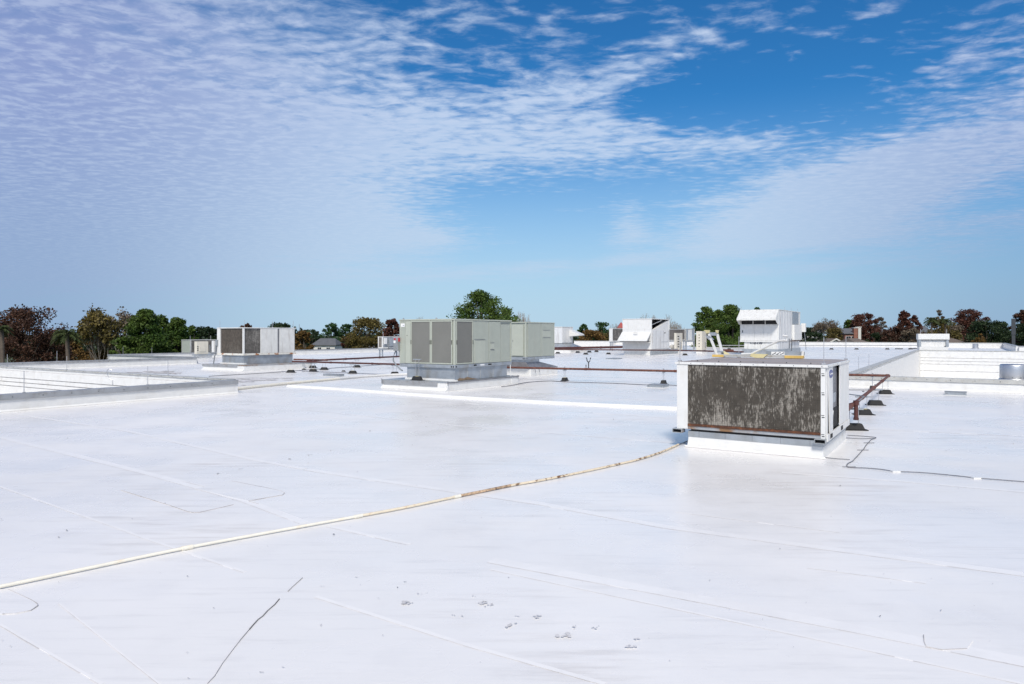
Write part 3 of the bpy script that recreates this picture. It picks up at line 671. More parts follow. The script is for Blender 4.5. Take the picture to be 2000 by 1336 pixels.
u.Rr('hatch', 'green2', ly(926), ly(947), z0+.0, u.z(665), .022, .02); u.Rr('hatch_hinge', 'galv_dark', ly(926), ly(947), u.z(664.6), u.z(663.6), .030, .02)
u.Rr('hatch', 'green2', ly(957.5), ly(964), u.z(684), u.z(672), .028, .02)
for yy in (671, 685): u.Rr('hatch_hinge', 'galv_dark', ly(957), ly(964.5), u.z(yy+.4), u.z(yy-.4), .033, .02)
u.L('label_plate', 'label', lx(783.5), lx(791), u.z(637.5), u.z(630.8), .017, .004); u.L('label_mark', 'galv', lx(787), lx(790.2), u.z(635.3), u.z(634.0), .019, .001)
u.L('port', 'black', lx(794.8), lx(796.0), u.z(656.2), u.z(654.6), .016, .004)
for a_, b_ in ((924.5, 930), (952.5, 959)): MB().box(.0201, ly(a_), zb+.045, .024, ly(b_), zb+.10).build('fork_pocket', 'black', u.e)
MB().box(.0201, ly(937.5), zb+.045, .024, ly(945.5), zb+.095).build('label_plate', 'label', u.e)
# disconnect box with red handle and conduit on the left end
bx0 = -La-.14
MB().box(bx0-.06, -.16, u.z(687), bx0+.17, .02, u.z(659)).build('disconnect_box', 'galv', u.e, bevel=.008)
MB().box(bx0-.04, -.168, u.z(671), bx0+.06, -.161, u.z(666)).build('warning_label', 'label', u.e)
MB().box(bx0-.03, -.168, u.z(665), bx0+.07, -.161, u.z(661)).build('warning_label', 'red', u.e)
MB().box(bx0+.171, -.13, u.z(668), bx0+.20, -.06, u.z(660)).build('switch_handle', 'red', u.e)
MB().tube([(bx0, -.08, u.z(687)), (bx0-.06, -.08, u.z(692)), (bx0-.13, -.08, u.z(700)), (bx0-.13, -.08, u.z(708)), (bx0-.02, -.05, u.z(716)), (bx0+.16, .0, u.z(725)), (bx0+.26, .02, u.z(728))], .028, 10).build('conduit', 'conduit', u.e, smooth=True)
# curb adapter, blocking, platform
MB().box(lx(793), .06, u.z(744.5), -.05, ly(992), zb-.002).build('curb_adapter', 'galv', u.e, bevel=.006)
MB().prism([(-.049, ly(892), u.z(744.5)), (-.049, ly(936), u.z(744.3)), (-.049, ly(925), u.z(742)), (-.049, ly(915), u.z(738.5)), (-.049, ly(908), u.z(741)), (-.049, ly(900), u.z(739.5))], (.006, 0, 0)).build('rust_stain', 'stain', u.e)
for px in (915, 940, 965): MB().box(-.0499, ly(px), u.z(744.5), -.044, ly(px)+.012, zb-.01).build('adapter_seam', 'coping_old', u.e)
zp = .33; PA = at(873.6, 764.4); pa = Vector(((PA-u.p).dot(A), (PA-u.p).dot(B), 0)); px0, px1, py0, py1 = -La-.42, pa.x, pa.y, Lb+.45
MB().box(px0, py0, .0, px1, py1, zp-.03).build('platform_curb', 'memb_white', u.e, bevel=.01)
MB().prism([(px0-.0, py0-.001, .001), (px0, py0-.12, .004), (px0, py0-.001, .10)], (px1-px0, 0, 0)).build('membrane_cant', 'memb_white', u.e)
MB().box(px0-.015, py0-.018, zp-.029, px1+.015, py1, zp-.002).build('platform_cap', 'galv', u.e)
MB().box(px0-.02, py0-.03, zp-.17, px1-.45, py0-.019, zp-.001).build('edge_flashing', 'coping', u.e)
MB().box(px1+.016, py0-.02, zp-.045, px1+.03, py1, zp-.0).build('edge_flashing', 'galv_dark', u.e)
MB().box(lx(790), .03, zp, -.02, .055, zp+.07).box(-.5, -.10, zp, .14, .01, zp+.055).build('timber_blocking', 'white', u.e)
for q in ((px1+.02, py0), (px1+.02, py1-.08), (px0, py0-.02)): MB().tube([(q[0], q[1]-.05, zp+.02), (q[0]+.05, q[1]-.05, zp+.02), (q[0]+.05, q[1]-.05, zp-.12)], .012, 6).build('cable_clip', 'galv_dark', u.e)
MB().tube([(.03, Lb-.12, zb), (.04, Lb-.12, .5), (.10, Lb-.14, .18), (.12, Lb-.18, .01)], .014, 8).build('drain_tube', 'white', u.e)
rods(u.e, [(-La+.1, .1, zt), (-La*.35, .1, zt)], .06, .02)
U3 = u
u = green_unit(1027, 34.4, 985, 1082.5, 628.6, 703, 'smaller pale green unit with a door, right behind the large green one', None)
lx, ly, zt, zb, La, Lb = u.lx, u.ly, u.zt, u.zb, u.La, u.Lb
u.L('door', 'green2', lx(1000), lx(1022.5), zb+.20, zt-.14, .03, .03, bevel=.004); u.L('door_handle', 'darkgrey', lx(1002), lx(1002.6), u.z(668), u.z(664), .04, .01)
u.Rr('panel', 'green', ly(1030), ly(1056), zb+.145, zt-.06); u.Rr('panel', 'green', ly(1056.5), ly(1081), zb+.145, zt-.06, .016)
u.Rr('panel', 'green2', ly(1059), ly(1075), u.z(659), u.z(645), .022, .01)
for yy in (644.8, 659.3): u.Rr('hatch_hinge', 'galv_dark', ly(1060), ly(1074), u.z(yy+.3), u.z(yy-.4), .03, .02)
cp = at(1037, 734.4); c_ = Vector(((cp-u.p).dot(A), (cp-u.p).dot(B), 0)); yb1 = ly(1091)
MB().box(-La-.3, c_.y, 0, c_.x, yb1, .36).build('curb', 'memb_white', u.e, bevel=.01)
MB().frustum((-La-.3, c_.y, c_.x+.02, yb1+.05), .362, (-La+.1, .15, -.10, ly(1055)), .70).build('sloped_adapter', 'galv_dark', u.e)
MB().box(-La+.08, .13, .70, -.08, ly(1056), zb-.002).build('adapter_neck', 'galv', u.e)
MB().tube([(c_.x+.03, c_.y+.3, .30), (c_.x+.08, c_.y+.3, .30), (c_.x+.08, c_.y+.3, .16)], .014, 6).tube([(c_.x+.03, c_.y+.7, .30), (c_.x+.08, c_.y+.7, .30), (c_.x+.08, c_.y+.7, .16)], .014, 6).build('cable_clip', 'galv_dark', u.e)

# ---------------- white unit on the left with two dark coils
u = Unit('air_conditioner', 475.5, 40.2, 424.5, 577.5, 639.5, 694.5, 'white unit with two dark coil faces and rust stains, left of centre', 'air conditioner')
lx, ly, zt, zb, La, Lb = u.lx, u.ly, u.zt, u.zb, u.La, u.Lb
MB().box(-La+.04, .04, zb+.1, -.04, Lb-.04, zt-.06).build('casing', 'galv_dark', u.e)
u.L('coil', 'coil2', lx(431), lx(473), zb+.13, zt-.06, -.03, .02); u.Rr('coil', 'coil3', ly(479), ly(508), zb+.13, zt-.06, -.03, .02)
MB().box(-La, -.02, zb+.11, lx(430.5), .05, zt-.051).build('corner_post', 'white', u.e, bevel=.005)
MB().box(-.07, -.02, zb+.11, .02, .07, zt-.051).build('corner_post', 'white', u.e, bevel=.005)
MB().box(-La-.02, -.03, zt-.05, .03, Lb+.02, zt).build('top_cap', 'white', u.e, bevel=.006)
MB().box(-La, -.025, zb, .02, Lb, zb+.11).build('base_rail', 'rustwhite', u.e, bevel=.006)
u.Rr('panel', 'offwhite', ly(508.6), ly(542), zb+.115, zt-.055, .015, bevel=.005); u.Rr('panel', 'offwhite', ly(545.5), ly(575), zb+.115, zt-.055, .015, bevel=.005)
u.Rr('panel_gap', 'galv_dark', ly(542.3), ly(545.2), zb+.115, zt-.055, .0, .01)
MB().box(-La-.26, -.20, u.z(689), -La-.07, .05, u.z(666)).build('disconnect_box', 'white', u.e, bevel=.006)
MB().box(-La-.06, -.10, u.z(676), -La+.12, -.025, u.z(664)).build('disconnect_box', 'galv', u.e, bevel=.006)
MB().tube([(-La-.02, -.10, u.z(676)), (-La-.03, -.1, u.z(690)), (-La-.14, -.1, u.z(700)), (-La-.22, -.1, u.z(712))], .03, 8).build('conduit', 'conduit', u.e)
MB().box(lx(432), .07, .34, -.06, ly(573), zb-.002).build('curb_adapter', 'galv', u.e, bevel=.006)
MB().box(lx(429), .02, .34, .0, .20, .415).build('timber_blocking', 'white', u.e)
P2_ = at(477, 725.5); pa = Vector(((P2_-u.p).dot(A), (P2_-u.p).dot(B), 0)); px0 = -La-.45; px1 = pa.x; py0 = pa.y; py1 = Lb+.45
MB().box(px0, py0, 0, px1, py1, .30).build('platform_curb', 'memb_white', u.e, bevel=.01)
MB().prism([(px0, py0-.001, .001), (px0, py0-.16, .004), (px0, py0-.001, .10)], (px1-px0, 0, 0)).build('membrane_cant', 'memb_white', u.e)
MB().box(px0-.02, py0-.02, .301, px1+.02, py1, .335).build('platform_cap', 'galv_rust', u.e)
MB().box(px0-.03, py0-.035, .21, px1-.6, py0-.021, .337).build('edge_flashing', 'coping', u.e)
rods(u.e, [(-La+.1, .1, zt), (-.05, .1, zt), (-.05, Lb*.55, zt), (-.1, Lb-.1, zt)], .42, .011)

# ---------------- small condensers
def condenser(name, xn, Y, xl, xr, ytop, ybot, label, legs=True, m1='coil4', m2='coil3', group=None, cat='condenser', posts='offwhite'):
    u = Unit(name, xn, Y, xl, xr, ytop, ybot, label, cat, group)
    La, Lb, zt, zb = u.La, u.Lb, u.zt, u.zb
    MB().box(-La+.03, .03, zb+.05, -.03, Lb-.03, zt-.06).build('casing', 'galv_dark', u.e)
    MB().box(-La-.03, -.03, zt-.06, .03, Lb+.03, zt).build('top_cap', posts, u.e, bevel=.01)
    MB().box(-La, -.02, zb, .02, Lb, zb+.10).build('base_rail', posts, u.e)
    for (x, y) in ((-La, -.02), (-.07, -.02), (-.07, Lb-.08)): MB().box(x, y, zb+.101, x+.09, y+.10, zt-.061).build('corner_post', posts, u.e)
    u.L('coil', m1, -La+.1, -.08, zb+.11, zt-.07, -.0, .02); u.Rr('coil', m2, .1, Lb-.1, zb+.11, zt-.07, -.0, .02)
    if legs:
        for (x, y) in ((-La+.05, .05), (-.15, .05), (-.15, Lb-.15), (-La+.05, Lb-.15)): MB().box(x, y, 0, x+.10, y+.10, zb-.002).build('leg', 'galv', u.e)
        MB().box(-La, -.01, zb-.13, .01, Lb, zb-.03).build('stand_rail', 'galv', u.e)
    return u
# far-left grey one
u = condenser('condenser', 372, 62, 355, 426, 663.5, 691, 'low grey condenser in front of the pine trees, far left', legs=False, m1='green', m2='coil3', posts='coping_old')
MB().box(-.5, -.1, 0, -.01, u.Lb*.6, u.zb-.161).build('curb', 'memb_white', u.e); MB().box(-u.La-.3, -.31, u.zb-.16, .31, u.Lb+.31, u.zb-.002).build('curb_flashing', 'galv', u.e)
rods(u.e, [(-.2, .1, u.zt), (-.1, u.Lb*.75, u.zt)], .35, .014)
def minisplit(xn, Y, xl, xr, ytop, ybot, label, holes='L', conduit=True):
    u = Unit('outdoor_unit', xn, Y, xl, xr, ytop, ybot, label, 'outdoor unit')
    La, Lb, zt, zb = u.La, u.Lb, u.zt, u.zb
    MB().box(-La, 0, zb, 0, Lb, zt).build('cabinet', 'beige', u.e, bevel=.02)
    n = 5
    for k in range(n):
        zz = zb+(zt-zb)*(.2+.6*k/(n-1))
        if holes == 'L': MB().box(-La*.55, -.012, zz-.05, -La*.40, -.001, zz+.05).build('vent_hole', 'black', u.e)
        else: MB().box(.001, Lb*.2, zz-.05, .012, Lb*.45, zz+.05).build('vent_hole', 'black', u.e)
    MB().box(-La*.95, -.02, zb-.06, -La*.8, Lb, zb-.001).box(-La*.2, -.02, zb-.06, -La*.05, Lb, zb-.001).build('foot_rail', 'galv', u.e)
    if zb > .1: MB().box(-La, 0, 0, 0, Lb, zb-.061).build('curb', 'memb_white', u.e)
    if conduit: MB().tube([(.02, Lb*.6, zb+.9), (.10, Lb*.6, zb+.8), (.10, Lb*.6, zb+.3), (.02, Lb*.6, zb+.1)], .03, 8).build('conduit', 'conduit', u.e, smooth=True)
    return u
# cabinet standing in front of the far-left condenser
u = Unit('outdoor_unit', 384, 58.5, 379.5, 407, 667, 692, 'cream cabinet with three dark holes in front of the low grey condenser', 'outdoor unit')
MB().box(-u.La, 0, u.zb, 0, u.Lb, u.zt).build('cabinet', 'beige', u.e, bevel=.02)
for k in range(3): MB().box(.001, u.ly(385.5), u.z(677+3.6*k+1.2), .012, u.ly(387.3), u.z(677+3.6*k-1.2)).build('vent_hole', 'black', u.e)
MB().box(.001, u.ly(389.5), u.z(687), .03, u.ly(401.5), u.z(674)).build('front_panel', 'beige', u.e, bevel=.005)
MB().box(-u.La-.2, -.1, u.zb-.12, .3, u.Lb+.3, u.zb-.002).build('base_frame', 'galv', u.e); MB().box(-u.La-.1, .0, 0, .2, u.Lb+.2, u.zb-.121).build('curb', 'memb_white', u.e)
MB().tube([(.05, u.Lb+.10, u.z(674)), (.05, u.Lb+.15, u.z(690)), (.05, u.Lb+.9, u.z(693))], .05, 8).build('conduit', 'conduit', u.e, smooth=True)
# mid-left small condenser behind the red pipes
u = condenser('condenser', 747, 62, 738.5, 783, 657.5, 680.5, 'small grey condenser peeping out left of the large green unit', m1='coil4', m2='galv')
MB().box(.03, u.ly(749), u.z(672), .12, u.ly(754), u.z(660)).build('disconnect_box', 'white', u.e); MB().box(.03, u.ly(758), u.z(676), .2, u.ly(767), u.z(660)).build('control_box', 'galv', u.e)
MB().tube([(.15, u.ly(755), u.z(672)), (.18, u.ly(756), u.z(680)), (.18, u.ly(761), u.z(682)), (.18, u.ly(768), u.z(681)), (.15, u.ly(770), u.z(670))], .045, 8).build('conduit', 'conduit', u.e, smooth=True)
rods(u.e, [(-.2, .3, u.zt)], .3, .016)

# ---------------- pale unit with a side hood behind the green ones
u = Unit('air_conditioner', 1098, 79, 1076, 1119, 638, 670.5, 'pale white-green unit with a small hood, between green unit and autumn trees', 'air conditioner')
lx, ly, zt, zb, La, Lb = u.lx, u.ly, u.zt, u.zb, u.La, u.Lb
MB().box(-La, 0, zb, 0, Lb, zt-.06).build('casing', 'streaky', u.e); MB().box(-La-.04, -.04, zt-.059, .04, Lb+.04, zt).build('top_cap', 'offwhite', u.e)
u.Rr('panel', 'white', .1, ly(1107), zb+.1, zt-.1, .02); u.Rr('panel', 'white', ly(1107.5), ly(1118), zb+.1, zt-.1, .02)
yh0, yh1 = ly(1112), Lb
MB().prism([(.02, yh0, u.z(644)), (.02, yh0, u.z(657)), (1.3, yh0, u.z(655)), (1.3, yh0, u.z(653))], (0, yh1-yh0+.3, 0)).build('intake_hood', 'white', u.e)
MB().frustum((-La-.6, -.6, 1.4, Lb+.8), .4, (-La+.1, .1, -.1, Lb-.1), zb-.005).build('sloped_adapter', 'galv', u.e)
MB().box(-La-.6, -.6, 0, 1.4, Lb+.8, .398).build('curb', 'memb_white', u.e)

# ---------------- white make-up air unit with dark open side
u = Unit('air_handler', 1272.4, 69, 1216, 1307.4, 622, 683.5, 'bright white air handler with flared hood and dark open side', 'air handler')
lx, ly, zt, zb, La, Lb = u.lx, u.ly, u.zt, u.zb, u.La, u.Lb
zo = u.z(643.5)
MB().box(-La, 0, zb, 0, Lb, zo).build('lower_casing', 'white', u.e, bevel=.01)
MB().box(-La, 0, zo+.002, -.02, .06, zt-.062).box(-La, .061, zo+.002, -La+.06, Lb, zt-.062).build('upper_casing', 'white', u.e)
MB().box(-La-.03, -.04, zt-.06, .04, Lb+.03, zt).build('top_cap', 'white', u.e, bevel=.01)
MB().box(-.019, .0, zo+.002, .02, .09, zt-.061).build('corner_post', 'white', u.e)
MB().box(-La+.1, Lb-.10, zo+.002, .02, Lb, zt-.061).build('rear_panel', 'white', u.e)
MB().prism([(-.3, Lb-.11, zo+.003), (-.3, Lb-.11, zt-.07), (-.3, .9, zo+.003)], (.28, 0, 0)).build('baffle', 'white', u.e)
MB().box(-La+.3, .1, zo+.003, -1.0, Lb-.2, zt-.07).build('interior_shade', 'black', u.e)  # black block: the dark of the open recess put in as colour
MB().tube([(-.5, .3, zo+.3), (-.1, Lb*.6, zt-.15)], .04, 6).build('brace', 'offwhite', u.e)
zh0, zh1 = u.z(666.5), u.z(648)
MB().prism([(-La-.05, 0, zh1), (-La-.05, -1.15, zh0+.08), (-La-.05, -1.15, zh0), (-La-.05, -1.05, zh0), (-La-.05, -.001, zh1-.15)], (La+.0, 0, 0)).build('rain_hood', 'white', u.e)
for k in range(7):
    xx = -La+.1+k*(La-.3)/6.5; MB().box(xx, -.9, zh0-.06, xx+(La-.3)/7.5, -.12, zh0-.01).build('louvre', 'black', u.e)
MB().box(-La*.55, -.62, u.z(650.8), -La*.40, -.5, u.z(650)).build('hood_handle', 'darkgrey', u.e)
u.Rr('door', 'streaky', ly(1274), ly(1300), zb+.1, zo-.1, .03); u.Rr('panel', 'streaky', ly(1300.5), ly(1306.5), zb+.1, zo-.1, .03)
u.Rr('port', 'black', ly(1296.5), ly(1299), u.z(651), u.z(649.3), .045, .01); u.Rr('panel_outline', 'galv', ly(1292), ly(1304), u.z(668.3), u.z(667.8), .045, .01)
MB().box(-.1, -.06, 0, .06, ly(1323), zb-.004).build('curb', 'galv', u.e); MB().box(-La+.1, .1, 0, -.11, Lb, zb-.004).build('curb', 'memb_white', u.e)
# condensers around it
u = condenser('condenser', 1196, 88, 1190, 1222, 641.5, 667, 'dark coil condenser half hidden left of the bright white air handler', m2='coil3', m1='white', posts='white')
u = condenser('condenser', 1303, 88, 1296, 1337.5, 642.5, 665.5, 'brown coil condenser directly right of the bright white air handler', m1='coil4', m2='coil4', posts='offwhite')
u = condenser('condenser', 1340, 90, 1338.5, 1356.5, 642, 666, 'narrow condenser with a blue-grey panel, left of the raised platform feet', m1='coil4', m2='galv', posts='coping_old')
u.Rr('panel', 'offwhite', u.ly(1344), u.ly(1351), u.zb+.1, u.zt-.1, .03)
minisplit(1321, 78, 1316.5, 1333, 650.5, 684, 'cream outdoor cabinet with a column of dark holes beside the air handler', 'R')
minisplit(1371, 76, 1359.5, 1380, 647, 684, 'tall beige outdoor cabinet behind the raised feet of the platform', 'L')
# round vent cap
t = empty('roof_vent', at(1315, 688), 0, 'round white roof vent cap at the foot of the bright white air handler', 'vent')
MB().lathe([(.42, 0), (.42, .25), (.30, .28), (.30, .50)], n=28).build('base', 'beige', t, smooth=True)
MB().lathe([(.42, .50), (.46, .56), (.46, .72), (.2, .86), (.02, .88)], n=28).build('cap', 'beige', t, smooth=True)

# ---------------- tall hooded unit
u = Unit('air_handler', 1520.8, 70, 1445.6, 1563, 604, 667.7, 'tall white-grey hooded air handler behind the work platform', 'air handler')
lx, ly, zt, zb, La, Lb = u.lx, u.ly, u.zt, u.zb, u.La, u.Lb
MB().box(-La, 0, zb, 0, Lb, zt-.06).build('casing', 'offwhite', u.e)
MB().box(-La-.02, .0, zt-.059, .04, Lb+.03, zt).build('top_cap', 'offwhite', u.e)
zl = u.z(624.5); hx0, hx1, dep = -La, .0, 1.35
MB().prism([(hx0, 0, zt-.05), (hx0, -dep, zl+.1), (hx0, -dep, zl-.05), (hx0, -dep+.06, zl-.05), (hx0, -.001, zt-.16)], (hx1-hx0, 0, 0)).build('rain_hood', 'offwhite', u.e)
for xx in (hx0, hx1-.04): MB().prism([(xx, -.002, zt-.17), (xx, -dep+.07, zl-.04), (xx, -.4, u.z(633.5)), (xx, -.002, u.z(633.5))], (.04, 0, 0)).build('hood_cheek', 'offwhite', u.e)
for k in range(3):
    x0_ = -La+.15+k*(La-.2)/3; MB().box(x0_, -.06, u.z(633), x0_+(La-.5)/3, -.002, u.z(626)).build('opening_shade', 'black', u.e)  # black boxes paint the dark openings under the hood
for a_, b_ in ((1448, 1473.5), (1474.2, 1490.5), (1491.2, 1518)): u.L('door', 'white', lx(a_), lx(b_), zb+.12, u.z(634.5), .03, bevel=.006)
u.L('door_handle', 'darkgrey', lx(1449.5), lx(1451.5), u.z(649.5), u.z(645), .05, .02)
MB().box(-La-.03, -.045, zb-.02, .03, -.002, zb+.10).build('base_rail', 'white', u.e)
for k in range(9):
    y0_ = .05+k*(ly(1546)-.1)/9; u.Rr('side_panel', 'streaky', y0_, y0_+(ly(1546)-.1)/9-.05, zb+.08, zt-.12, .04 if k % 2 else .02)
u.Rr('coil', 'galv', ly(1547), ly(1559), u.z(632), zt-.1, .03); u.Rr('control_cabinet', 'white', ly(1547), ly(1561.5), u.z(665), u.z(633), .25, .24)
MB().box(.1, Lb-.1, u.z(648), .55, Lb+.45, u.z(629)).build('disconnect_box', 'white', u.e, bevel=.02)
MB().tube([(.4, Lb+.2, u.z(648)), (.45, Lb+.6, u.z(670)), (.45, Lb+.9, u.z(688))], .04, 8).build('conduit', 'conduit', u.e)
u.Rr('ladder_frame', 'darkgrey', ly(1541), ly(1541)+.08, .3, u.z(662), .30, .06); u.Rr('ladder_frame', 'darkgrey', ly(1536), ly(1536)+.08, .6, u.z(662), .30, .06); u.Rr('rusty_bracket', 'rust', ly(1542), ly(1560), u.z(667.5), u.z(666), .2, .1)
MB().box(lx(1453), .1, .55, lx(1516), Lb-.2, zb-.005).build('curb', 'offwhite', u.e); MB().box(lx(1516)+.005, .12, .1, -.05, Lb-.25, zb-.005).build('duct', 'streaky', u.e)
MB().box(lx(1450), -.15, 0, .05, Lb-.1, .54).build('base_curb', 'galv', u.e)
mb = MB()
for k in range(26):          # illegible dark scrawl on the curb
    x0_ = lx(1464+k*.9); zz = u.z(672.6)+random.uniform(-.04, .04); hh = random.uniform(.04, .22)
    mb.prism([(x0_, .095, zz), (x0_+.05, .095, zz), (x0_+.05+random.uniform(-.05, .12), .095, zz+hh), (x0_+random.uniform(-.05, .12), .095, zz+hh)], (0, .004, 0))
mb.build('scrawled_marking', 'galv_dark', u.e)
rods(u.e, [(-La+.1, .1, zt), (-.1, Lb*.3, zt), (-.1, Lb*.6, zt), (-.1, Lb*.9, zt)], .35, .014)

# ---------------- small hood above the far side of the right opening
ph_ = AB(0, bR1+.45); ph_ = ph_ + A*reach(ph_, A, 1793.5)
t = empty('exhaust_hood', ph_, BZ*.55, 'small white box hood standing at the far corner of the right roof opening', 'exhaust hood')
k_ = ph_.y/F; wz = lambda py: CZ-(py-HY)*k_
MB().box(0, .0, wz(663.2), 53.5*k_, .9, wz(652)).build('hood_box', 'white', t, bevel=.02)
MB().box(6*k_, .25, wz(675.5), 48*k_, .85, wz(663.3)).build('lower_panel', 'white', t)
MB().box(4*k_, .2, wz(664.4), 50*k_, .24, wz(663.3)).build('shadow_strip', 'darkgrey', t)  # dark grey strip, the shade line of the recess painted in
for xx in (1*k_, 48.2*k_): MB().box(xx, .1, wz(677.5), xx+4.5*k_, .8, wz(663.3)).build('side_bracket', 'galv', t)
MB().box(2*k_, .0, 0, 51*k_, .9, wz(677.6)).build('curb', 'memb_white', t)
rods(t, [(5*k_, .3, wz(652)), (50*k_, .3, wz(652))], .5, .02)
t2 = empty('roof_vent', at(1905, 681), 0, 'short aluminium cylinder vent near the right roof opening', 'vent')
MB().lathe([(.46, 0), (.46, .10), (.36, .12), (.36, .68), (.33, .70), (.02, .70)], n=30).build('cylinder', 'alum', t2, smooth=True)
t2 = empty('metal_flue', at(1979.5, 676)+Vector((0, 0, 0)), BZ, 'tall dark grey square flue rising at the right edge', 'flue')
MB().box(-.24, -.24, 0, .24, .24, 1.9).build('lower_duct', 'darkgrey', t2); MB().box(-.30, -.30, 1.9, .30, .30, 4.7).build('upper_duct', 'darkgrey', t2, bevel=.02)
# ---------------- spun aluminium fan
fp = at(1979.5, 765.5); sc_ = fp.y/F
t = empty('exhaust_fan', fp, BZ, 'round aluminium exhaust fan on a white curb at the right edge', 'exhaust fan')
MB().box(-.44, -.44, 0, .44, .44, .13).build('curb', 'memb_white', t, bevel=.01); MB().box(-.46, -.46, .131, .46, .46, .15).build('curb_cap', 'galv', t)
MB().lathe([(.40, .151), (.37, .16), (.37, .28)], n=48).build('neck', 'alum', t, smooth=True)
MB().lathe([(.46, .29), (.48, .31), (.45, .46), (.43, .485)], n=48).build('wind_band', 'alum', t, smooth=True)
MB().lathe([(.415, .49), (.42, .50), (.42, .95), (.405, .985), (.38, 1.0), (.02, 1.01)], n=48).build('dome', 'alum', t, smooth=True)
for an in (-130, -95, -60): 
    for zz, rr_ in ((.53, .422), (.36, .472)):
        a_ = R(an)-BZ; q = Vector((math.cos(a_), math.sin(a_), 0))*rr_
        MB().tube([q+Vector((0, 0, zz)), q*1.03+Vector((0, 0, zz))], .013, 8).build('bolt', 'darkgrey', t)
MB().box(-.52, -.40, .16, -.44, -.30, .21).box(-.56, -.38, .30, -.50, -.33, .34).build('hinge', 'darkgrey', t)

# ---------------- low metal boxes
def lowbox(xn, yn, xl, xr, h, label, wb=None):
    p = at(xn, yn); t = empty('roof_hatch', p, BZ, label, 'roof curb')
    la = reach(p, -A, xl); lb = wb or reach(p, B, xr)
    MB().box(-la, 0, 0, 0, lb, h).build('box', 'galv', t, bevel=.006); MB().box(-la-.01, -.012, h, .012, lb+.01, h+.012).build('lid', 'coping', t)
    for xx in (-la+.07, -.07): MB().box(xx-.01, -.006, h*.45, xx+.01, -.0005, h*.45+.02).build('screw', 'darkgrey', t)
    MB().box(-la-.14, -.14, .001, .14, lb+.14, .010).build('membrane_apron', 'memb_white', t)
lowbox(1888, 773, 1845, 1890, .115, 'low grey metal box on the roof near the aluminium fan', .30)
lowbox(1294.8, 757.7, 1264, 1306.8, .10, 'low grey metal box under the second pipe support, left of dirty-coil unit')
lowbox(662, 736, 631, 665, .11, 'low grey metal box in front of the red pipes on the left', .35)
lowbox(1201, 702, 1183, 1209, .06, 'small flat grey plate far out, left of the bright air handler', 1.5)
# ---------------- pipe supports
def support(p, label, rot=0.0, zp_=.545, s=1.0, rods_=True, tagm=False, pipe_dir=A, strut=True):
    t = empty('pipe_support', p, rot, label, 'pipe support', 'black rubber pipe supports')
    MB().box(-.25*s, -.12*s, 0, .27*s, .14*s, .018).build('pad', 'rubber', t)
    MB().frustum((-.21*s, -.10*s, .21*s, .10*s), .019, (-.15*s, -.075*s, .15*s, .075*s), .15*s).build('block', 'rubber', t, bevel=.006)
    if rods_:
        for x in (-.09, .09): MB().tube([(x, 0, .14), (x, 0, zp_-.06)], .008, 6).build('threaded_rod', 'silver', t)
        if strut: MB().box(-.19, -.03, zp_-.085, .19, .03, zp_-.048).build('strut', 'galv', t)
        MB().tube([(0, .0, zp_+.06), (0, .0, zp_+.085)], .03, 8).build('clamp', 'galv_dark', t)
    if tagm: MB().box(-.06, -.06, .151*s, .08, .05, .158*s).build('tag', 'paleyellow', t)
    return t
def pipe(pts, r, m, label, name='gas_pipe', parts=()):
    base = Vector(pts[0]); t = empty(name, (base.x, base.y, 0), 0, label, 'pipe')
    q = [Vector(p)-Vector((base.x, base.y, 0)) for p in pts]
    MB().tube(q, r, 12).build('pipe_run', m, t, smooth=True)
    L_ = 0
    for i in range(len(q)-1):
        d = q[i+1]-q[i]; n = int(d.length/4.0)
        for k in range(1, n+1):
            c = q[i]+d*k/(n+1); dd = d.normalized(); MB().tube([c-dd*.06, c+dd*.06], r*1.22, 12).build('coupling', m, t)
        if i: MB().tube([q[i]-(q[i]-q[i-1]).normalized()*.10, q[i], q[i]+d.normalized()*.10], r*1.28, 12).build('elbow', m, t)
    return t
ZG = .545
dirA = math.atan2(-6.2, 23)
P1a, P1b = at(985, 717.6, ZG), at(1736, 733.8, ZG)
dP = (P1b-P1a); angP = math.atan2(dP.y, dP.x)
pend = at(1652, 802, ZG)
pipe([P1a, P1b, pend], .046, 'pipe_rust', 'long rusty red pipe running behind the dirty-coil unit and back toward it')
def onpipe(px): t_ = reach(P1a, dP.normalized(), px); q = P1a+dP.normalized()*t_; return Vector((q.x, q.y, 0))
support(onpipe(1103), 'rubber pipe support right of the smaller green unit, in open roof', angP+R(90), tagm=True); support(onpipe(1296), 'rubber pipe support beside the low metal box left of the dirty-coil unit', angP+R(90))
support(onpipe(1704), 'pipe support under the straight pipe just right of the dirty-coil unit', angP+R(90), rods_=True)
dQ = pend-P1b; angQ = math.atan2(dQ.y, dQ.x)
for (px, py, lab, tg) in ((1729, 769.5, 'farthest rubber support under the slanting rusty pipe', 0), (1709.5, 791.5, 'second farthest rubber support under the slanting rusty pipe', 0), (1686, 810, 'rubber support with a yellow tag under the slanting rusty pipe', 1), (1668, 840, 'nearest rubber support, half behind the dirty-coil unit', 0)):
    support(at(px, py), lab, R(-8), .53, tagm=bool(tg), s=.98)
dl = at(1672, 842, 0); t = empty('drip_leg', dl, 0, 'short dark red vertical drip pipe with a cap beside the dirty-coil unit', 'pipe')
MB().tube([(0, 0, .27), (0, 0, .62)], .042, 12).tube([(0, 0, .24), (0, 0, .29)], .055, 12).tube([(0, 0, .56), (0, 0, .66)], .058, 12).build('riser', 'pipe', t, smooth=True)
MB().tube([(0, 0, .59), (-.28, .12, .50), (-.4, .16, .50)], .045, 12).build('branch', 'pipe', t, smooth=True); MB().tube([(-.20, .08, .42), (-.20, .08, .62)], .06, 8).build('valve', 'pipe', t)
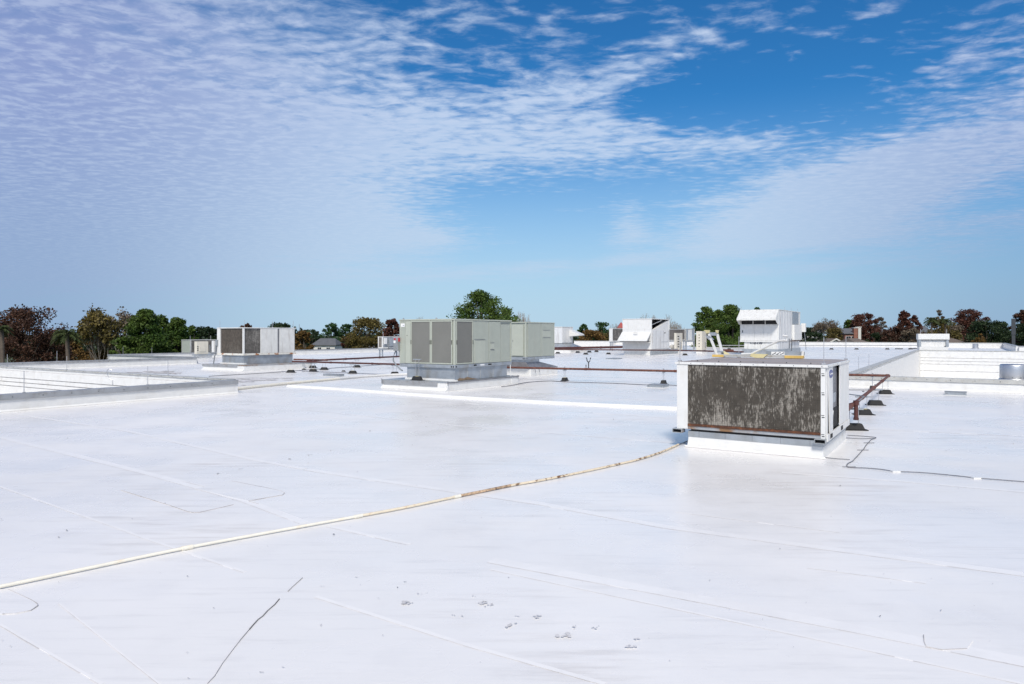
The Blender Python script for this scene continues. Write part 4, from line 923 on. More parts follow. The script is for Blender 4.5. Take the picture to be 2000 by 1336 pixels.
MB().tube([(.02, .0, .62), (.35, .35, .72), (.75, 2.6, .62), (.9, 3.6, .55)], .012, 8).build('conduit', 'conduit', t, smooth=True)
# left pair
PLa, PLb = at(571, 706, ZG), at(815, 712.6, ZG); pipe([PLa, PLb], .046, 'pipe', 'red-brown pipe running from the white coil unit to the large green unit')
PRa, PRb = at(600, 704.6, ZG), at(800, 695.4, ZG); pipe([PRa, PRb], .055, 'pipe', 'thicker red-brown pipe slanting away above the other one on the left')
MB().tube([Vector((0, 0, 0)), at(574, 702, ZG)-at(640, 703.5, ZG)], .05, 10).build('branch_pipe', 'pipe_rust').location = at(640, 703.5, ZG)
bp_ = bpy.data.objects['branch_pipe']; tag(bp_, 'short rusty pipe piece leaving the right end of the white coil unit', 'pipe')
for (px, py, lab, z_) in ((611, 718.8, 'upper of two stacked-looking pipe supports right of the white coil unit', 1), (611.5, 726, 'lower of two stacked-looking pipe supports right of the white coil unit', 1), (633, 722.4, 'pipe support right of the stacked-looking pair, under the red pipes', 1), (697, 717.6, 'farther pipe support under the thicker slanting red pipe', 1),
                      (689, 729.6, 'tagged pipe support halfway along the lower red pipe on the left', 1), (771, 731.8, 'pipe support just left of the large green unit', 1), (568, 727.8, 'loose rubber block without rods beside the white coil unit', 0), (593.5, 722, 'small rubber foot near the end of the white coil unit', 2), (671, 725.8, 'small rubber foot behind the low box on the left', 2)):
    q = at(px, py); support(q, lab, R(-10), .53, s=1.0 if z_ < 2 else .45, rods_=z_ > 0, tagm=z_ < 2 and px in (568, 611.5, 689), strut=z_ == 1)
q = at(825, 742.5) ; support(U3.p + A*U3.lx(823) + B*(-.25) + Vector((0, 0, .0)), 'pipe support standing on the edge of the large green unit platform', BZ, .86, tagm=True).location.z = .33
# far pipes
Pc, Pd = at(1078, 682.6, ZG), at(1322, 684.2, ZG); pipe([Pc, Pd], .06, 'pipe', 'distant red-brown pipe passing in front of the bright white air handler')
Pe, Pf = at(1080, 680.5, ZG), at(1216, 677.8, ZG); pipe([Pe, Pf], .13, 'pipe', 'distant thick red-brown pipe behind the white wall left of the air handler')
pipe([at(1323, 684.4, ZG), at(1452, 687.4, ZG)], .06, 'pipe', 'distant red-brown pipe between the beige cabinets and the tall hooded unit'); pipe([at(1412, 684.6, ZG), at(1432, 685, ZG)], .12, 'pipe_rust', 'short thick rusty pipe left of the tall hooded unit')
pipe([at(1400, 674.7, .52), at(1797, 674.7, .52)], .05, 'coping', 'thin grey pipe running along the foot of the far parapet')
for i, (px, py, lab) in enumerate(((1089.5, 690.6, 'pipe support just right of the smaller green unit, far out'), (1128.5, 689, 'distant pipe support below the white wall end'), (1142.5, 687.3, 'farther of two distant pipe supports behind the black Y stand'), (1144, 692.4, 'nearer of two distant pipe supports behind the black Y stand'),
        (1151, 688.3, 'distant pipe support right above the black Y stand'), (1165, 687.5, 'distant pipe support between the Y stand and the flat grey plate'), (1188.5, 692, 'distant pipe support above the flat grey plate'),
        (1338, 694, 'pipe support right of the air handler curb'), (1424, 682.6, 'tiny far pipe support behind the platform legs'), (1624, 682.6, 'tiny far pipe support just right of the tall hooded unit'), (1673, 682.6, 'tiny far pipe support halfway along the far grey pipe'), (1733, 682.6, 'tiny far pipe support left of the black pads'), (1778, 682.4, 'tiny far pipe support nearest the small white hood'))):
    support(at(px, py), lab, R(-10), .53, s=1.15, strut=False)
t = empty('rubber_pads', at(1748, 682), BZ, 'row of flat black pads lying near the far parapet', 'rubber pads')
for k in range(3): MB().box(k*1.7, k*2.6, 0, k*1.7+.9, k*2.6+1.1, .10).build('pad', 'rubber', t)
# short white wall and coping pieces far off
t = empty('low_wall', at(1121, 679), BZ, 'short bright white wall section in front of the autumn trees, left of air handler', 'wall')
lw = reach(at(1121, 679), A, 1196)
MB().box(0, 0, 0, lw, .5, 1.0).build('wall_face', 'memb_white', t); MB().box(-.03, -.03, 1.0, lw+.03, .53, 1.05).build('coping', 'coping_old', t)
# black Y stand
t = empty('pipe_stand', at(1149.5, 719.5), 0, 'black Y-shaped stand alone on the roof with a small one beside it', 'stand')
MB().tube([(0, 0, 0), (0, 0, .38)], .03, 8).build('post', 'rubber', t)
for s_ in (-1, 1): MB().tube([(0, 0, .36), (s_*.09, 0, .46), (s_*.10, 0, .56), (s_*.13, 0, .66)], [.03, .03, .028, .03], 8).build('fork_arm', 'rubber', t)
MB().box(-.14, -.12, 0, .14, .12, .02).build('base_plate', 'galv_dark', t)
t = empty('pipe_stand', at(1145, 719.6)+Vector((-.02, -.05, 0)), 0, 'small black peg left of the Y-shaped stand', 'stand')
MB().tube([(0, 0, 0), (0, 0, .10), (0, 0, .14), (0, 0, .24)], [.012, .014, .035, .014], 8).build('peg', 'rubber', t)

# ---------------- cables and drain pipes on the roof
def smooth_path(pts, n=6):
    P_ = [Vector(p) for p in pts]; out = []
    for i in range(len(P_)-1):
        p0, p1, p2, p3 = P_[max(i-1, 0)], P_[i], P_[i+1], P_[min(i+2, len(P_)-1)]
        for k in range(n):
            t_ = k/n; out.append(.5*((2*p1)+(p2-p0)*t_+(2*p0-5*p1+4*p2-p3)*t_**2+(3*p1-p0-3*p2+p3)*t_**3))
    out.append(P_[-1]); return out
def line_on_roof(name, segs, label, cat, jitter=.0, n=6, extra=None):
    base = at(*segs[0][0][0]); t = empty(name, base, 0, label, cat)
    for pts, r, m, pn, lab in segs:
        w_ = smooth_path([at(*p)+Vector((0, 0, r+.006))-base for p in pts], n)
        if jitter: w_ = [q+Vector((random.uniform(-1, 1)*jitter, random.uniform(-1, 1)*jitter, 0)) for q in w_]
        MB().tube(w_, r, 10).build(pn, m, t, smooth=True, label=lab)
    return t
dp = line_on_roof('drain_pipe', [([(-60, 1163), (0, 1151), (170, 1115), (353, 1076.5), (530, 1043), (700, 1012)], .0165, 'pvc', 'pipe_run', None),
    ([(700, 1012), (795, 994), (893, 973)], .0165, 'pvc_tan', 'pipe_run', 'cream discoloured stretch of pipe'),
    ([(893, 973), (940, 963.5), (997, 951.5)], .018, 'pvc_bad', 'pipe_run', 'brown decayed stretch of pipe'),
    ([(997, 951.5), (1068, 939), (1141, 924), (1200, 911), (1245, 900.5), (1290, 886), (1325, 870.5)], .0175, 'pvc_rust', 'pipe_run', 'rust-spotted stretch of pipe'),
    ([(1325, 870.5), (1346, 862)], .011, 'galv_dark', 'pipe_end', None)], 'thin cream drain pipe crossing the foreground roof to the dirty-coil unit', 'drain pipe')
for px, py in ((700, 1012), (366, 1074), (893, 973)):
    q = at(px, py)-dp.location; d = (at(px+10, py-2)-at(px, py)).normalized()
    MB().tube([q-d*.05+Vector((0, 0, .022)), q+d*.05+Vector((0, 0, .022))], .023, 10).build('coupling', 'pvc', dp, smooth=True)
dp2 = line_on_roof('drain_pipe', [([(-30, 806), (0, 803), (150, 790.5), (215, 785)], .035, 'memb_white', 'pipe_run', None), ([(215, 785), (400, 768.5), (458, 762.5)], .045, 'pvc', 'pipe_run', None),
    ([(458, 762.5), (560, 751.5), (662, 742)], .055, 'pvc', 'pipe_run', None), ([(662, 742), (704, 738), (760, 734.5), (800, 733)], .055, 'memb_white', 'pipe_run', None)], 'white and cream pipe along the left parapet foot and on to the large green unit', 'drain pipe')
mo = MB().lathe([(.09, 0), (.10, .05), (.05, .10), (.01, .11)], n=10).build('moss_clump', 'moss'); mo.location = at(155, 790)+Vector((0, -.05, .0)); tag(mo, 'small mossy clump at the foot of the left parapet', 'moss')
# raised white ridge over a roof joint
t = empty('joint_ridge', at(562, 755), 0, 'bright white raised strip running across the roof to the dirty-coil unit', 'roof ridge')
pts = smooth_path([at(562, 755.5)-t.location, at(680, 763)-t.location, at(850, 775.5)-t.location, at(1080, 789)-t.location, at(1345, 801.5)-t.location], 6)
mb = MB()
for i in range(len(pts)-1):
    p, q = pts[i], pts[i+1]; d = (q-p).normalized(); n_ = Vector((-d.y, d.x, 0)); w_ = .085
    mb.hexa([p-n_*w_, q-n_*w_, q+n_*w_, p+n_*w_], [p-n_*.02+Vector((0, 0, .085)), q-n_*.02+Vector((0, 0, .085)), q+n_*.02+Vector((0, 0, .085)), p+n_*.02+Vector((0, 0, .085))])
mb.build('ridge_cover', 'memb_white', t)
wd = line_on_roof('conductor_cable', [([(1655, 851), (1709, 855.4), (1700, 861), (1685, 880), (1667, 900), (1657, 906), (1654, 912), (1662, 914.6), (1690, 915.5), (1719, 918), (1749, 922), (1800, 924.5), (1860, 930), (1907, 935), (2000, 942.5), (2060, 947)], .0065, 'wire', 'cable', None),
    ([(1607, 894), (1625, 896.5), (1660, 899)], .006, 'wire', 'cable', None), ([(1650, 856), (1680, 858), (1706, 857)], .006, 'wire', 'cable', None)], 'braided cable zigzagging over the roof from the dirty-coil unit to the right edge', 'cable', .004)
for px, py in ((1749, 922), (1907, 935)): q = at(px, py)-wd.location; MB().box(q.x-.06, q.y-.035, .001, q.x+.06, q.y+.035, .022).build('adhesive_clip', 'memb_white', wd)
for px, py in ((1685, 880), (1697, 866), (1658, 913)): q = at(px, py)-wd.location; MB().tube([(q.x-.10, q.y, .012), (q.x+.10, q.y-.01, .012)], .006, 6).build('tie', 'wire', wd)
line_on_roof('conductor_cable', [([(980, 756), (1000, 753.5), (1031, 747.6), (1073, 745), (1100, 746.5), (1192, 749.3), (1264, 752.7), (1308, 753), (1345, 755)], .014, 'wire', 'cable', None)], 'thin dark cable crossing the middle of the roof past two pipe supports', 'cable', .01)
line_on_roof('conductor_cable', [([(408, 735.6), (505, 730), (560, 726), (650, 719.5), (725, 714), (780, 711)], .014, 'wire', 'cable', None)], 'thin dark cable in front of the white coil unit on the left', 'cable', .01)
line_on_roof('conductor_cable', [([(590, 726), (680, 729), (762, 733)], .012, 'wire', 'cable', None)], 'thin cable below the red pipes, left of the large green unit', 'cable', .01)
line_on_roof('conductor_cable', [([(1658, 762.3), (1690, 762.6), (1716, 763)], .012, 'wire', 'cable', None)], 'short thin cable between dirty-coil unit and slanting pipe', 'cable', .006)
# loop of wire standing on the left parapet
q0 = at(220, 752, ZP); t = empty('wire_loop', q0, 0, 'hook-shaped loose wire sticking up from the left parapet', 'wire')
k_ = q0.y/F
MB().tube(smooth_path([(0, 0, 0), (0, 0, 9*k_), (-3*k_, 0, 11*k_), (-7*k_, 0, 14*k_), (-11*k_, 0, 23*k_), (-10*k_, 0, 29*k_), (-6*k_, 0, 31*k_), (-2*k_, 0, 29*k_)], 4), .009, 6).build('wire', 'silver', t)

# ================================================================ TREES
def leaf_mesh(name, C, Rc, per, ls, m, parent, flat=.8, seed=0, core=None):
    """many small leaf quads scattered in clumps C (centres) of radius Rc"""
    rng = np.random.default_rng(seed); C = np.asarray(C); Rc = np.asarray(Rc); n = len(C)*per
    idx = np.repeat(np.arange(len(C)), per)
    d = rng.normal(size=(n, 3)); d /= np.linalg.norm(d, axis=1)[:, None]
    rad = rng.random(n)**.45
    P_ = C[idx] + d*rad[:, None]*Rc[idx][:, None]*np.array([1, 1, flat])
    u_ = rng.normal(size=(n, 3)); u_ /= np.linalg.norm(u_, axis=1)[:, None]
    t_ = rng.normal(size=(n, 3)); v_ = np.cross(u_, t_); v_ /= np.linalg.norm(v_, axis=1)[:, None]
    s_ = (ls*(.55+.8*rng.random(n)))[:, None]
    q = np.stack([P_-u_*s_*.5, P_+v_*s_*.38, P_+u_*s_*.6, P_-v_*s_*.38], 1).reshape(-1, 3)
    me = bpy.data.meshes.new(name); me.vertices.add(len(q)); me.vertices.foreach_set('co', q.ravel().astype(np.float32))
    me.loops.add(len(q)); me.loops.foreach_set('vertex_index', np.arange(len(q), dtype=np.int32))
    me.polygons.add(n); me.polygons.foreach_set('loop_start', np.arange(0, len(q), 4, dtype=np.int32))
    me.update(calc_edges=True); me.materials.append(m)
    o = bpy.data.objects.new(name, me); COL.objects.link(o); o.parent = parent
    return o
def limbs(mb, base, tips, r0, rng, n=5):
    for tip in tips:
        b = Vector(base); e = Vector(tip); b = Vector((b.x, b.y, b.z*(1) + (e.z-b.z)*rng.uniform(.0, .45))) if e.z > b.z else b
        mid = b.lerp(e, .5)+Vector((rng.uniform(-.3, .3), rng.uniform(-.3, .3), rng.uniform(-.1, .5)))
        mb.tube([b, mid, e], [r0*.55, r0*.33, r0*.10], n, cap=False)
GZ = -7.0
def tree(name, px, Y, ytop, hw, leaf, label, kind='broad', low=.30, n=80, per=70, ls=.30, seed=0, bark='bark', group=None, dy=0):
    rng = np.random.default_rng(seed+int(px)); rp = random.Random(seed+int(px))
    Xw = (px-CX)/F*Y; H = CZ+(HY-ytop)/F*Y-GZ; Rr_ = hw/F*Y
    t = empty(name, (Xw, Y, GZ), 0, label, 'tree', group)
    n = int(n*1.25) if kind == 'pine' else n
    C = []; Rc = []
    z0 = H*low; hc = H-z0
    for i in range(n):
        th = rng.uniform(0, 2*math.pi); f = rng.random()
        if kind == 'pine':      # separate shelves of needles, widest below the middle
            f = f**.9; prof = math.sin(math.pi*min(1, .12+f*.84))**.75*(1.1-.45*f); rr = Rr_*prof*rng.uniform(.35, 1.0)
            rc = rng.uniform(.18, .32)*Rr_*(1.1-.45*f)
        elif kind == 'cypress':
            prof = (1-f)**.55*.95+.10; rr = Rr_*prof*rng.uniform(.25, 1.0); rc = rng.uniform(.13, .22)*Rr_
        else:
            prof = math.sin(math.pi*(.10+.82*f))**.55; rr = Rr_*prof*rng.uniform(.35, .98); rc = rng.uniform(.14, .25)*Rr_
        wob = 1.12+.20*math.sin(3*th+seed)+.12*math.sin(5*th+2.1*seed)
        C.append((rr*math.cos(th)*wob, rr*math.sin(th)*wob, z0+hc*f*.95 - rc*.0)); Rc.append(rc)
    C.append((0, 0, H-.22*Rr_)); Rc.append(.2*Rr_)
    Rc = [r_*(1.5 if kind != 'pine' else 1.3) for r_ in Rc]; per = int(per*1.9); ls = ls*.8
    leaf_mesh('crown', C, Rc, per, ls, L[leaf], t, .72 if kind != 'pine' else .6, seed+int(px))
    mb = MB(); r0 = max(.14, H*.018)
    mb.tube([(0, 0, 0), (rp.uniform(-.3, .3), 0, H*.4), (rp.uniform(-.4, .4), 0, H*.9)], [r0, r0*.7, r0*.2], 7)
    limbs(mb, (0, 0, H*.35), [C[k] for k in range(0, n, max(1, n//18))], r0, rp)
    mb.build('trunk', bark, t)
    return t
def bare_tree(px, Y, ytop, hw, label, leaf=None, seed=1, per=6, bark='barkpale', depth=5):
    rp = random.Random(seed+int(px)); Xw = (px-CX)/F*Y; H = CZ+(HY-ytop)/F*Y-GZ; Rr_ = hw/F*Y
    t = empty('bare_tree', (Xw, Y, GZ), 0, label, 'tree'); mb = MB(); tips = []
    def grow(p, d, ln, r, k):
        e = p+d*ln; mid = p.lerp(e, .5)+Vector((rp.uniform(-1, 1), rp.uniform(-1, 1), rp.uniform(-.3, .3)))*ln*.07
        mb.tube([p, mid, e], [r, r*.8, r*.6], 4 if k < 3 else 6, cap=False)
        if k <= 2: tips.append(tuple(e)); 
        if k == 0: return
        for _ in range(3 if k > 1 else 3):
            ax = Vector((rp.uniform(-1, 1), rp.uniform(-1, 1), rp.uniform(-.15, .5)))
            nd = (d+ax*.75).normalized(); nd.z = abs(nd.z)*.8+.12; nd.normalize()
            grow(e, nd, ln*rp.uniform(.62, .82), max(r*.58, .016), k-1)
    h0 = H*.34
    mb.tube([(0, 0, 0), (0, 0, h0)], [H*.016, H*.012], 7)
    for s_ in range(4):
        an = s_*1.57+rp.random(); sp = Rr_/H*1.1
        grow(Vector((0, 0, h0*(.8+.07*s_))), Vector((math.cos(an)*sp*1.6, math.sin(an)*sp*1.6, 1)).normalized(), H*.22, H*.008, depth)
    # scale the branching so that it ends where the tree ends
    v = np.array(mb.v); zt_ = v[:, 2].max(); v[:, 2] *= H/zt_; rx = np.abs(v[:, 0]).max(); v[:, 0] *= Rr_/rx; v[:, 1] *= Rr_/rx
    tp = np.array(tips); tp[:, 2] *= H/zt_; tp[:, 0] *= Rr_/rx; tp[:, 1] *= Rr_/rx
    mb.v = [tuple(q) for q in v]; mb.build('branches', bark, t)
    if leaf: leaf_mesh('leaves', tp, np.full(len(tp), .45), per, .26, L[leaf], t, 1, seed)
    return t
def palm(px, Y, ytop, hw, label, seed=3):
    rp = random.Random(seed+int(px)); Xw = (px-CX)/F*Y; H = CZ+(HY-ytop)/F*Y-GZ; Rr_ = hw/F*Y*1.2; hc = H-Rr_*.65
    t = empty('palm_tree', (Xw, Y, GZ), 0, label, 'palm tree')
    MB().tube([(0, 0, 0), (.15, 0, hc*.5), (0, 0, hc)], [.20, .17, .17], 8).build('trunk', 'bark', t)
    mb = MB()
    for k in range(46):
        an = rp.uniform(0, 6.28); up = rp.uniform(-.35, 1.1); pts = []
        for j in range(7):
            f = j/6; pts.append(Vector((math.cos(an)*Rr_*f*math.cos(up*.8), math.sin(an)*Rr_*f*math.cos(up*.8), hc+Rr_*(up*.8*f-.55*f*f))))
        for j in range(2, 7):          # leaflets either side of the rib
            d = (pts[j]-pts[j-1]); sd_ = d.cross(Vector((0, 0, 1))).normalized()*Rr_*.24*(1.1-abs(j-4)/5)
            for s_ in (-1, 1):
                for q in (0, .2, .4, .6, .8):
                    c = pts[j-1].lerp(pts[j], q); e = c+sd_*s_+d*.6-Vector((0, 0, Rr_*.07)); mb.add([c, c+d*.2, e+d*rp.uniform(-.1, .5)-Vector((0, 0, Rr_*rp.uniform(0, .08)))], [(0, 1, 2)])
        mb.tube(pts, .02, 3, cap=False)
    mb.build('fronds', L['palm'], t)
    return t
# left group
tree('cypress_tree', 52, 72, 600, 58, 'cypress', 'big dark reddish-brown tree at the far left edge', 'broad', .12, 150, 70, .26, 11)
tree('cypress_tree', 100, 78, 640, 45, 'cypress', 'lower brown tree filling in between the far-left tree and the palm', 'broad', .1, 80, 60, .26, 12)
palm(3, 62, 628, 17, 'palm cut off by the left picture edge'); palm(131, 66, 634, 22, 'small dark palm left of the half-bare brown tree')
tree('oak_tree', 182, 76, 640, 36, 'ochre', 'ochre-brown leafy tree below the half-bare branches on the left', 'broad', .1, 90, 55, .24, 5)
tree('shrub_tree', 132, 80, 655, 30, 'olive', 'low olive tree behind the small dark palm', 'broad', .1, 50, 50, .26, 6)
bare_tree(195, 74, 600, 44, 'half-bare brown-leaved tree on the left, left of the pines', 'olive', 5, 3); bare_tree(238, 84, 598, 34, 'thin grey leafless tree just left of the big pine', 'grey', 8, 1)
tree('pine_tree', 284, 72, 599, 52, 'pine', 'tall dense green pine, highest on the left', 'pine', .10, 150, 80, .26, 3)
tree('pine_tree', 345, 76, 617, 46, 'pine', 'broad green pine right of the highest left one', 'pine', .08, 130, 80, .26, 4)
tree('pine_tree', 316, 78, 612, 34, 'pine', 'pine crown between the two big left pines', 'pine', .08, 90, 70, .26, 8)
tree('pine_tree', 375, 84, 634, 26, 'pine', 'lowest pine at the right end of the left pine group', 'pine', .05, 60, 70, .28, 10)
tree('pine_tree', 242, 70, 655, 36, 'pine', 'low green pine foliage below the highest left pine', 'pine', .05, 60, 70, .26, 9)
tree('oak_tree', 395, 150, 637, 28, 'evergreen', 'dark distant tree just left of the white coil unit', 'broad', .1, 60, 60, .45, 2); tree('oak_tree', 412, 165, 641, 26, 'evergreen', 'darker distant tree behind the left end of the white coil unit', 'broad', .1, 60, 60, .45, 7)
tree('cypress_tree', 483, 140, 631.5, 15, 'cypress', 'reddish tree top peeking over the white coil unit', 'broad', .2, 50, 50, .4, 3); tree('oak_tree', 546, 140, 629.5, 24, 'evergreen', 'dark green tree top peeking over the right part of the white coil unit', 'broad', .2, 60, 50, .4, 5)
tree('oak_tree', 592, 130, 645, 22, 'ochre', 'orange-brown tree immediately right of the white coil unit', 'broad', .1, 70, 60, .4, 4)
tree('oak_tree', 612, 190, 643, 16, 'evergreen', 'dark tree behind the orange-brown one, left of the house', 'broad', .1, 40, 50, .5, 4)
tree('oak_tree', 647, 215, 630, 20, 'pine2', 'dark green tree standing behind the grey-roofed house', 'broad', .1, 70, 60, .5, 4); tree('oak_tree', 676, 225, 632, 18, 'pine2', 'green tree between the house tree and the wide olive oak', 'broad', .1, 60, 60, .5, 8)
tree('oak_tree', 716, 150, 621, 37, 'olive', 'wide rounded olive-brown oak left of the large green unit', 'broad', .08, 120, 70, .42, 5); tree('oak_tree', 680, 160, 656, 17, 'rust', 'low reddish tree at the foot of the olive oak', 'broad', .1, 40, 50, .4, 6)
tree('cypress_tree', 768, 130, 622, 22, 'rust', 'reddish-brown tree just left of the large green unit', 'broad', .1, 70, 60, .4, 5)
bare_tree(818, 140, 616, 22, 'bare twigs showing above the left end of the large green unit', None, 4)
tree('pine_tree', 940, 100, 565.5, 62, 'pine', 'tall spreading pine rising above the large green unit', 'pine', .42, 120, 55, .30, 21); tree('pine_tree', 992, 104, 600, 34, 'pine', 'lower pine beside the tall one, over the green units', 'pine', .3, 60, 55, .3, 22)
bare_tree(1018, 108, 606, 26, 'small leafless tree right of the tall centre pine', None, 6)
tree('pine_tree', 1140, 170, 632, 16, 'pine2', 'dark green tree behind the pale unit with a hood', 'broad', .1, 60, 50, .45, 3); tree('oak_tree', 1168, 175, 628, 24, 'pine2', 'dark green tree above the orange-brown thicket', 'broad', .1, 70, 50, .45, 6)
tree('oak_tree', 1155, 135, 644, 30, 'ochre', 'orange-brown thicket tree left of the bright white air handler', 'broad', .05, 90, 60, .38, 5); tree('oak_tree', 1190, 140, 648, 18, 'olive', 'olive-brown tree touching the left side of the bright white air handler', 'broad', .05, 60, 60, .38, 15)
bare_tree(1202, 190, 631, 14, 'bare twigs left of the red spire', None, 8); bare_tree(1262, 150, 611, 34, 'leafless tree behind the left top of the bright white air handler', None, 7); bare_tree(1292, 155, 613, 30, 'leafless tree behind the right top of the bright white air handler', None, 9); bare_tree(1322, 150, 628, 20, 'low leafless tree right of the bright white air handler', None, 12)
tree('oak_tree', 1290, 165, 639, 26, 'rust', 'low brown tree right behind the bright white air handler', 'broad', .1, 50, 50, .4, 5); tree('oak_tree', 1332, 170, 645, 20, 'grey', 'grey-brown low tree above the brown coil condenser', 'broad', .1, 40, 50, .4, 5)
tree('pine_tree', 1380, 115, 595, 40, 'pine', 'green pine behind the raised feet of the platform', 'pine', .12, 110, 70, .3, 31); tree('pine_tree', 1428, 112, 591, 46, 'pine', 'green pine immediately left of the tall hooded unit', 'pine', .18, 120, 70, .3, 32)
tree('pine_tree', 1404, 118, 602, 34, 'pine', 'pine crown filling the gap between the two centre-right pines', 'pine', .12, 90, 70, .3, 36)
tree('pine_tree', 1479, 118, 599, 17, 'pine2', 'pine tops just showing above the tall hooded unit', 'pine', .5, 40, 60, .3, 33); tree('oak_tree', 1425, 130, 640, 34, 'evergreen', 'dark undergrowth tree below the green pines', 'broad', .05, 70, 60, .36, 34)
tree('oak_tree', 1578, 260, 641, 26, 'evergreen', 'dark distant tree right of the tall hooded unit', 'broad', .1, 60, 50, .7, 3); bare_tree(1608, 190, 622, 20, 'thin grey tree right of the tall hooded unit', 'grey', 5, 2); bare_tree(1625, 195, 625, 18, 'second thin grey tree above the white gable', 'grey', 6, 2)
tree('oak_tree', 1590, 170, 648, 22, 'evergreen', 'bushy dark tree below the thin grey trees', 'broad', .05, 60, 50, .42, 6); tree('oak_tree', 1630, 180, 640, 22, 'olive', 'olive-grey tree behind the white gable', 'broad', .05, 70, 50, .42, 8)
tree('oak_tree', 1660, 220, 624, 18, 'pine', 'round bright green tree left of the red one', 'broad', .1, 70, 60, .5, 8); tree('cypress_tree', 1688, 215, 612, 26, 'rust', 'wide rust-red tree above the brick apartment block', 'broad', .3, 110, 60, .5, 9)
tree('oak_tree', 1721, 225, 618.5, 15, 'grey', 'small grey-green tree right of the first rust-red tree', 'broad', .3, 50, 40, .45, 9); tree('oak_tree', 1708, 165, 650, 22, 'evergreen', 'dark shrubs in front of the grey-roofed block', 'broad', .05, 60, 50, .4, 9)
tree('cypress_tree', 1765, 185, 605.5, 20, 'rust', 'tall conical rust-red tree right of the apartment block', 'cypress', .1, 110, 60, .45, 10); tree('cypress_tree', 1786, 188, 615, 14, 'rust', 'narrow rust-red tree leaning out right of the conical one', 'broad', .1, 70, 45, .4, 11)
tree('oak_tree', 1752, 160, 634, 26, 'cypress', 'dark brown lower tree in front of the conical red tree', 'broad', .05, 90, 60, .4, 12); tree('oak_tree', 1784, 155, 640, 22, 'grey', 'grey-brown lower tree left of the small white hood', 'broad', .05, 80, 55, .36, 13)
tree('oak_tree', 1834, 190, 605, 15, 'grey', 'slim brown-topped tree above the small white hood', 'broad', .1, 70, 50, .42, 14); tree('oak_tree', 1838, 170, 622, 30, 'olive', 'broad olive-brown tree behind the small white hood', 'broad', .05, 100, 55, .4, 15)
palm(1819, 160, 615, 12, 'slender palm rising behind the left end of the small white hood'); palm(1846, 160, 618, 10, 'second slender palm behind the right end of the small white hood')
tree('oak_tree', 1862, 180, 634, 22, 'grey', 'grey-brown tree between the palms and the white chimney', 'broad', .05, 70, 50, .4, 15)
tree('cypress_tree', 1891, 215, 603.5, 28, 'rust', 'large round rust-red tree on the right, above the brick gable', 'broad', .35, 120, 60, .5, 16)
tree('oak_tree', 1925, 150, 625, 34, 'evergreen', 'big dark evergreen tree left of the tall flue', 'broad', .05, 130, 60, .38, 17); tree('oak_tree', 1952, 155, 628, 28, 'evergreen', 'dark evergreen tree touching the tall flue', 'broad', .05, 110, 60, .38, 18)
tree('oak_tree', 1915, 140, 651, 13, 'ochre', 'small golden-brown bush tree in front of the dark evergreen', 'broad', .05, 50, 50, .3, 19); tree('cypress_tree', 1998, 140, 604, 20, 'cypress', 'brown tree cut off by the right picture edge', 'broad', .05, 120, 60, .36, 20); tree('oak_tree', 2030, 135, 615, 40, 'evergreen', 'dark tree outside the right picture edge', 'broad', .05, 90, 60, .4, 20)
# far wood line that reads as one mass
C = []; Rc = []
rng = np.random.default_rng(5)
for k in range(520):
    an = R(-42+84*k/520+rng.uniform(-.3, .3)); d = rng.uniform(330, 420); hh = 13.5+3.0*math.sin(k*.21)+2*math.sin(k*.057)+rng.uniform(-2, 2)
    for zz in np.arange(1.0, hh*.62, 2.6): C.append((math.sin(an)*d+rng.uniform(-3, 3), math.cos(an)*d, GZ+zz)); Rc.append(3.4)
o = leaf_mesh('distant_wood', C, Rc, 22, 1.7, L['evergreen'], None, .8, 4); tag(o, 'dark strip of far-off woodland along the horizon', 'wood', kind='stuff')

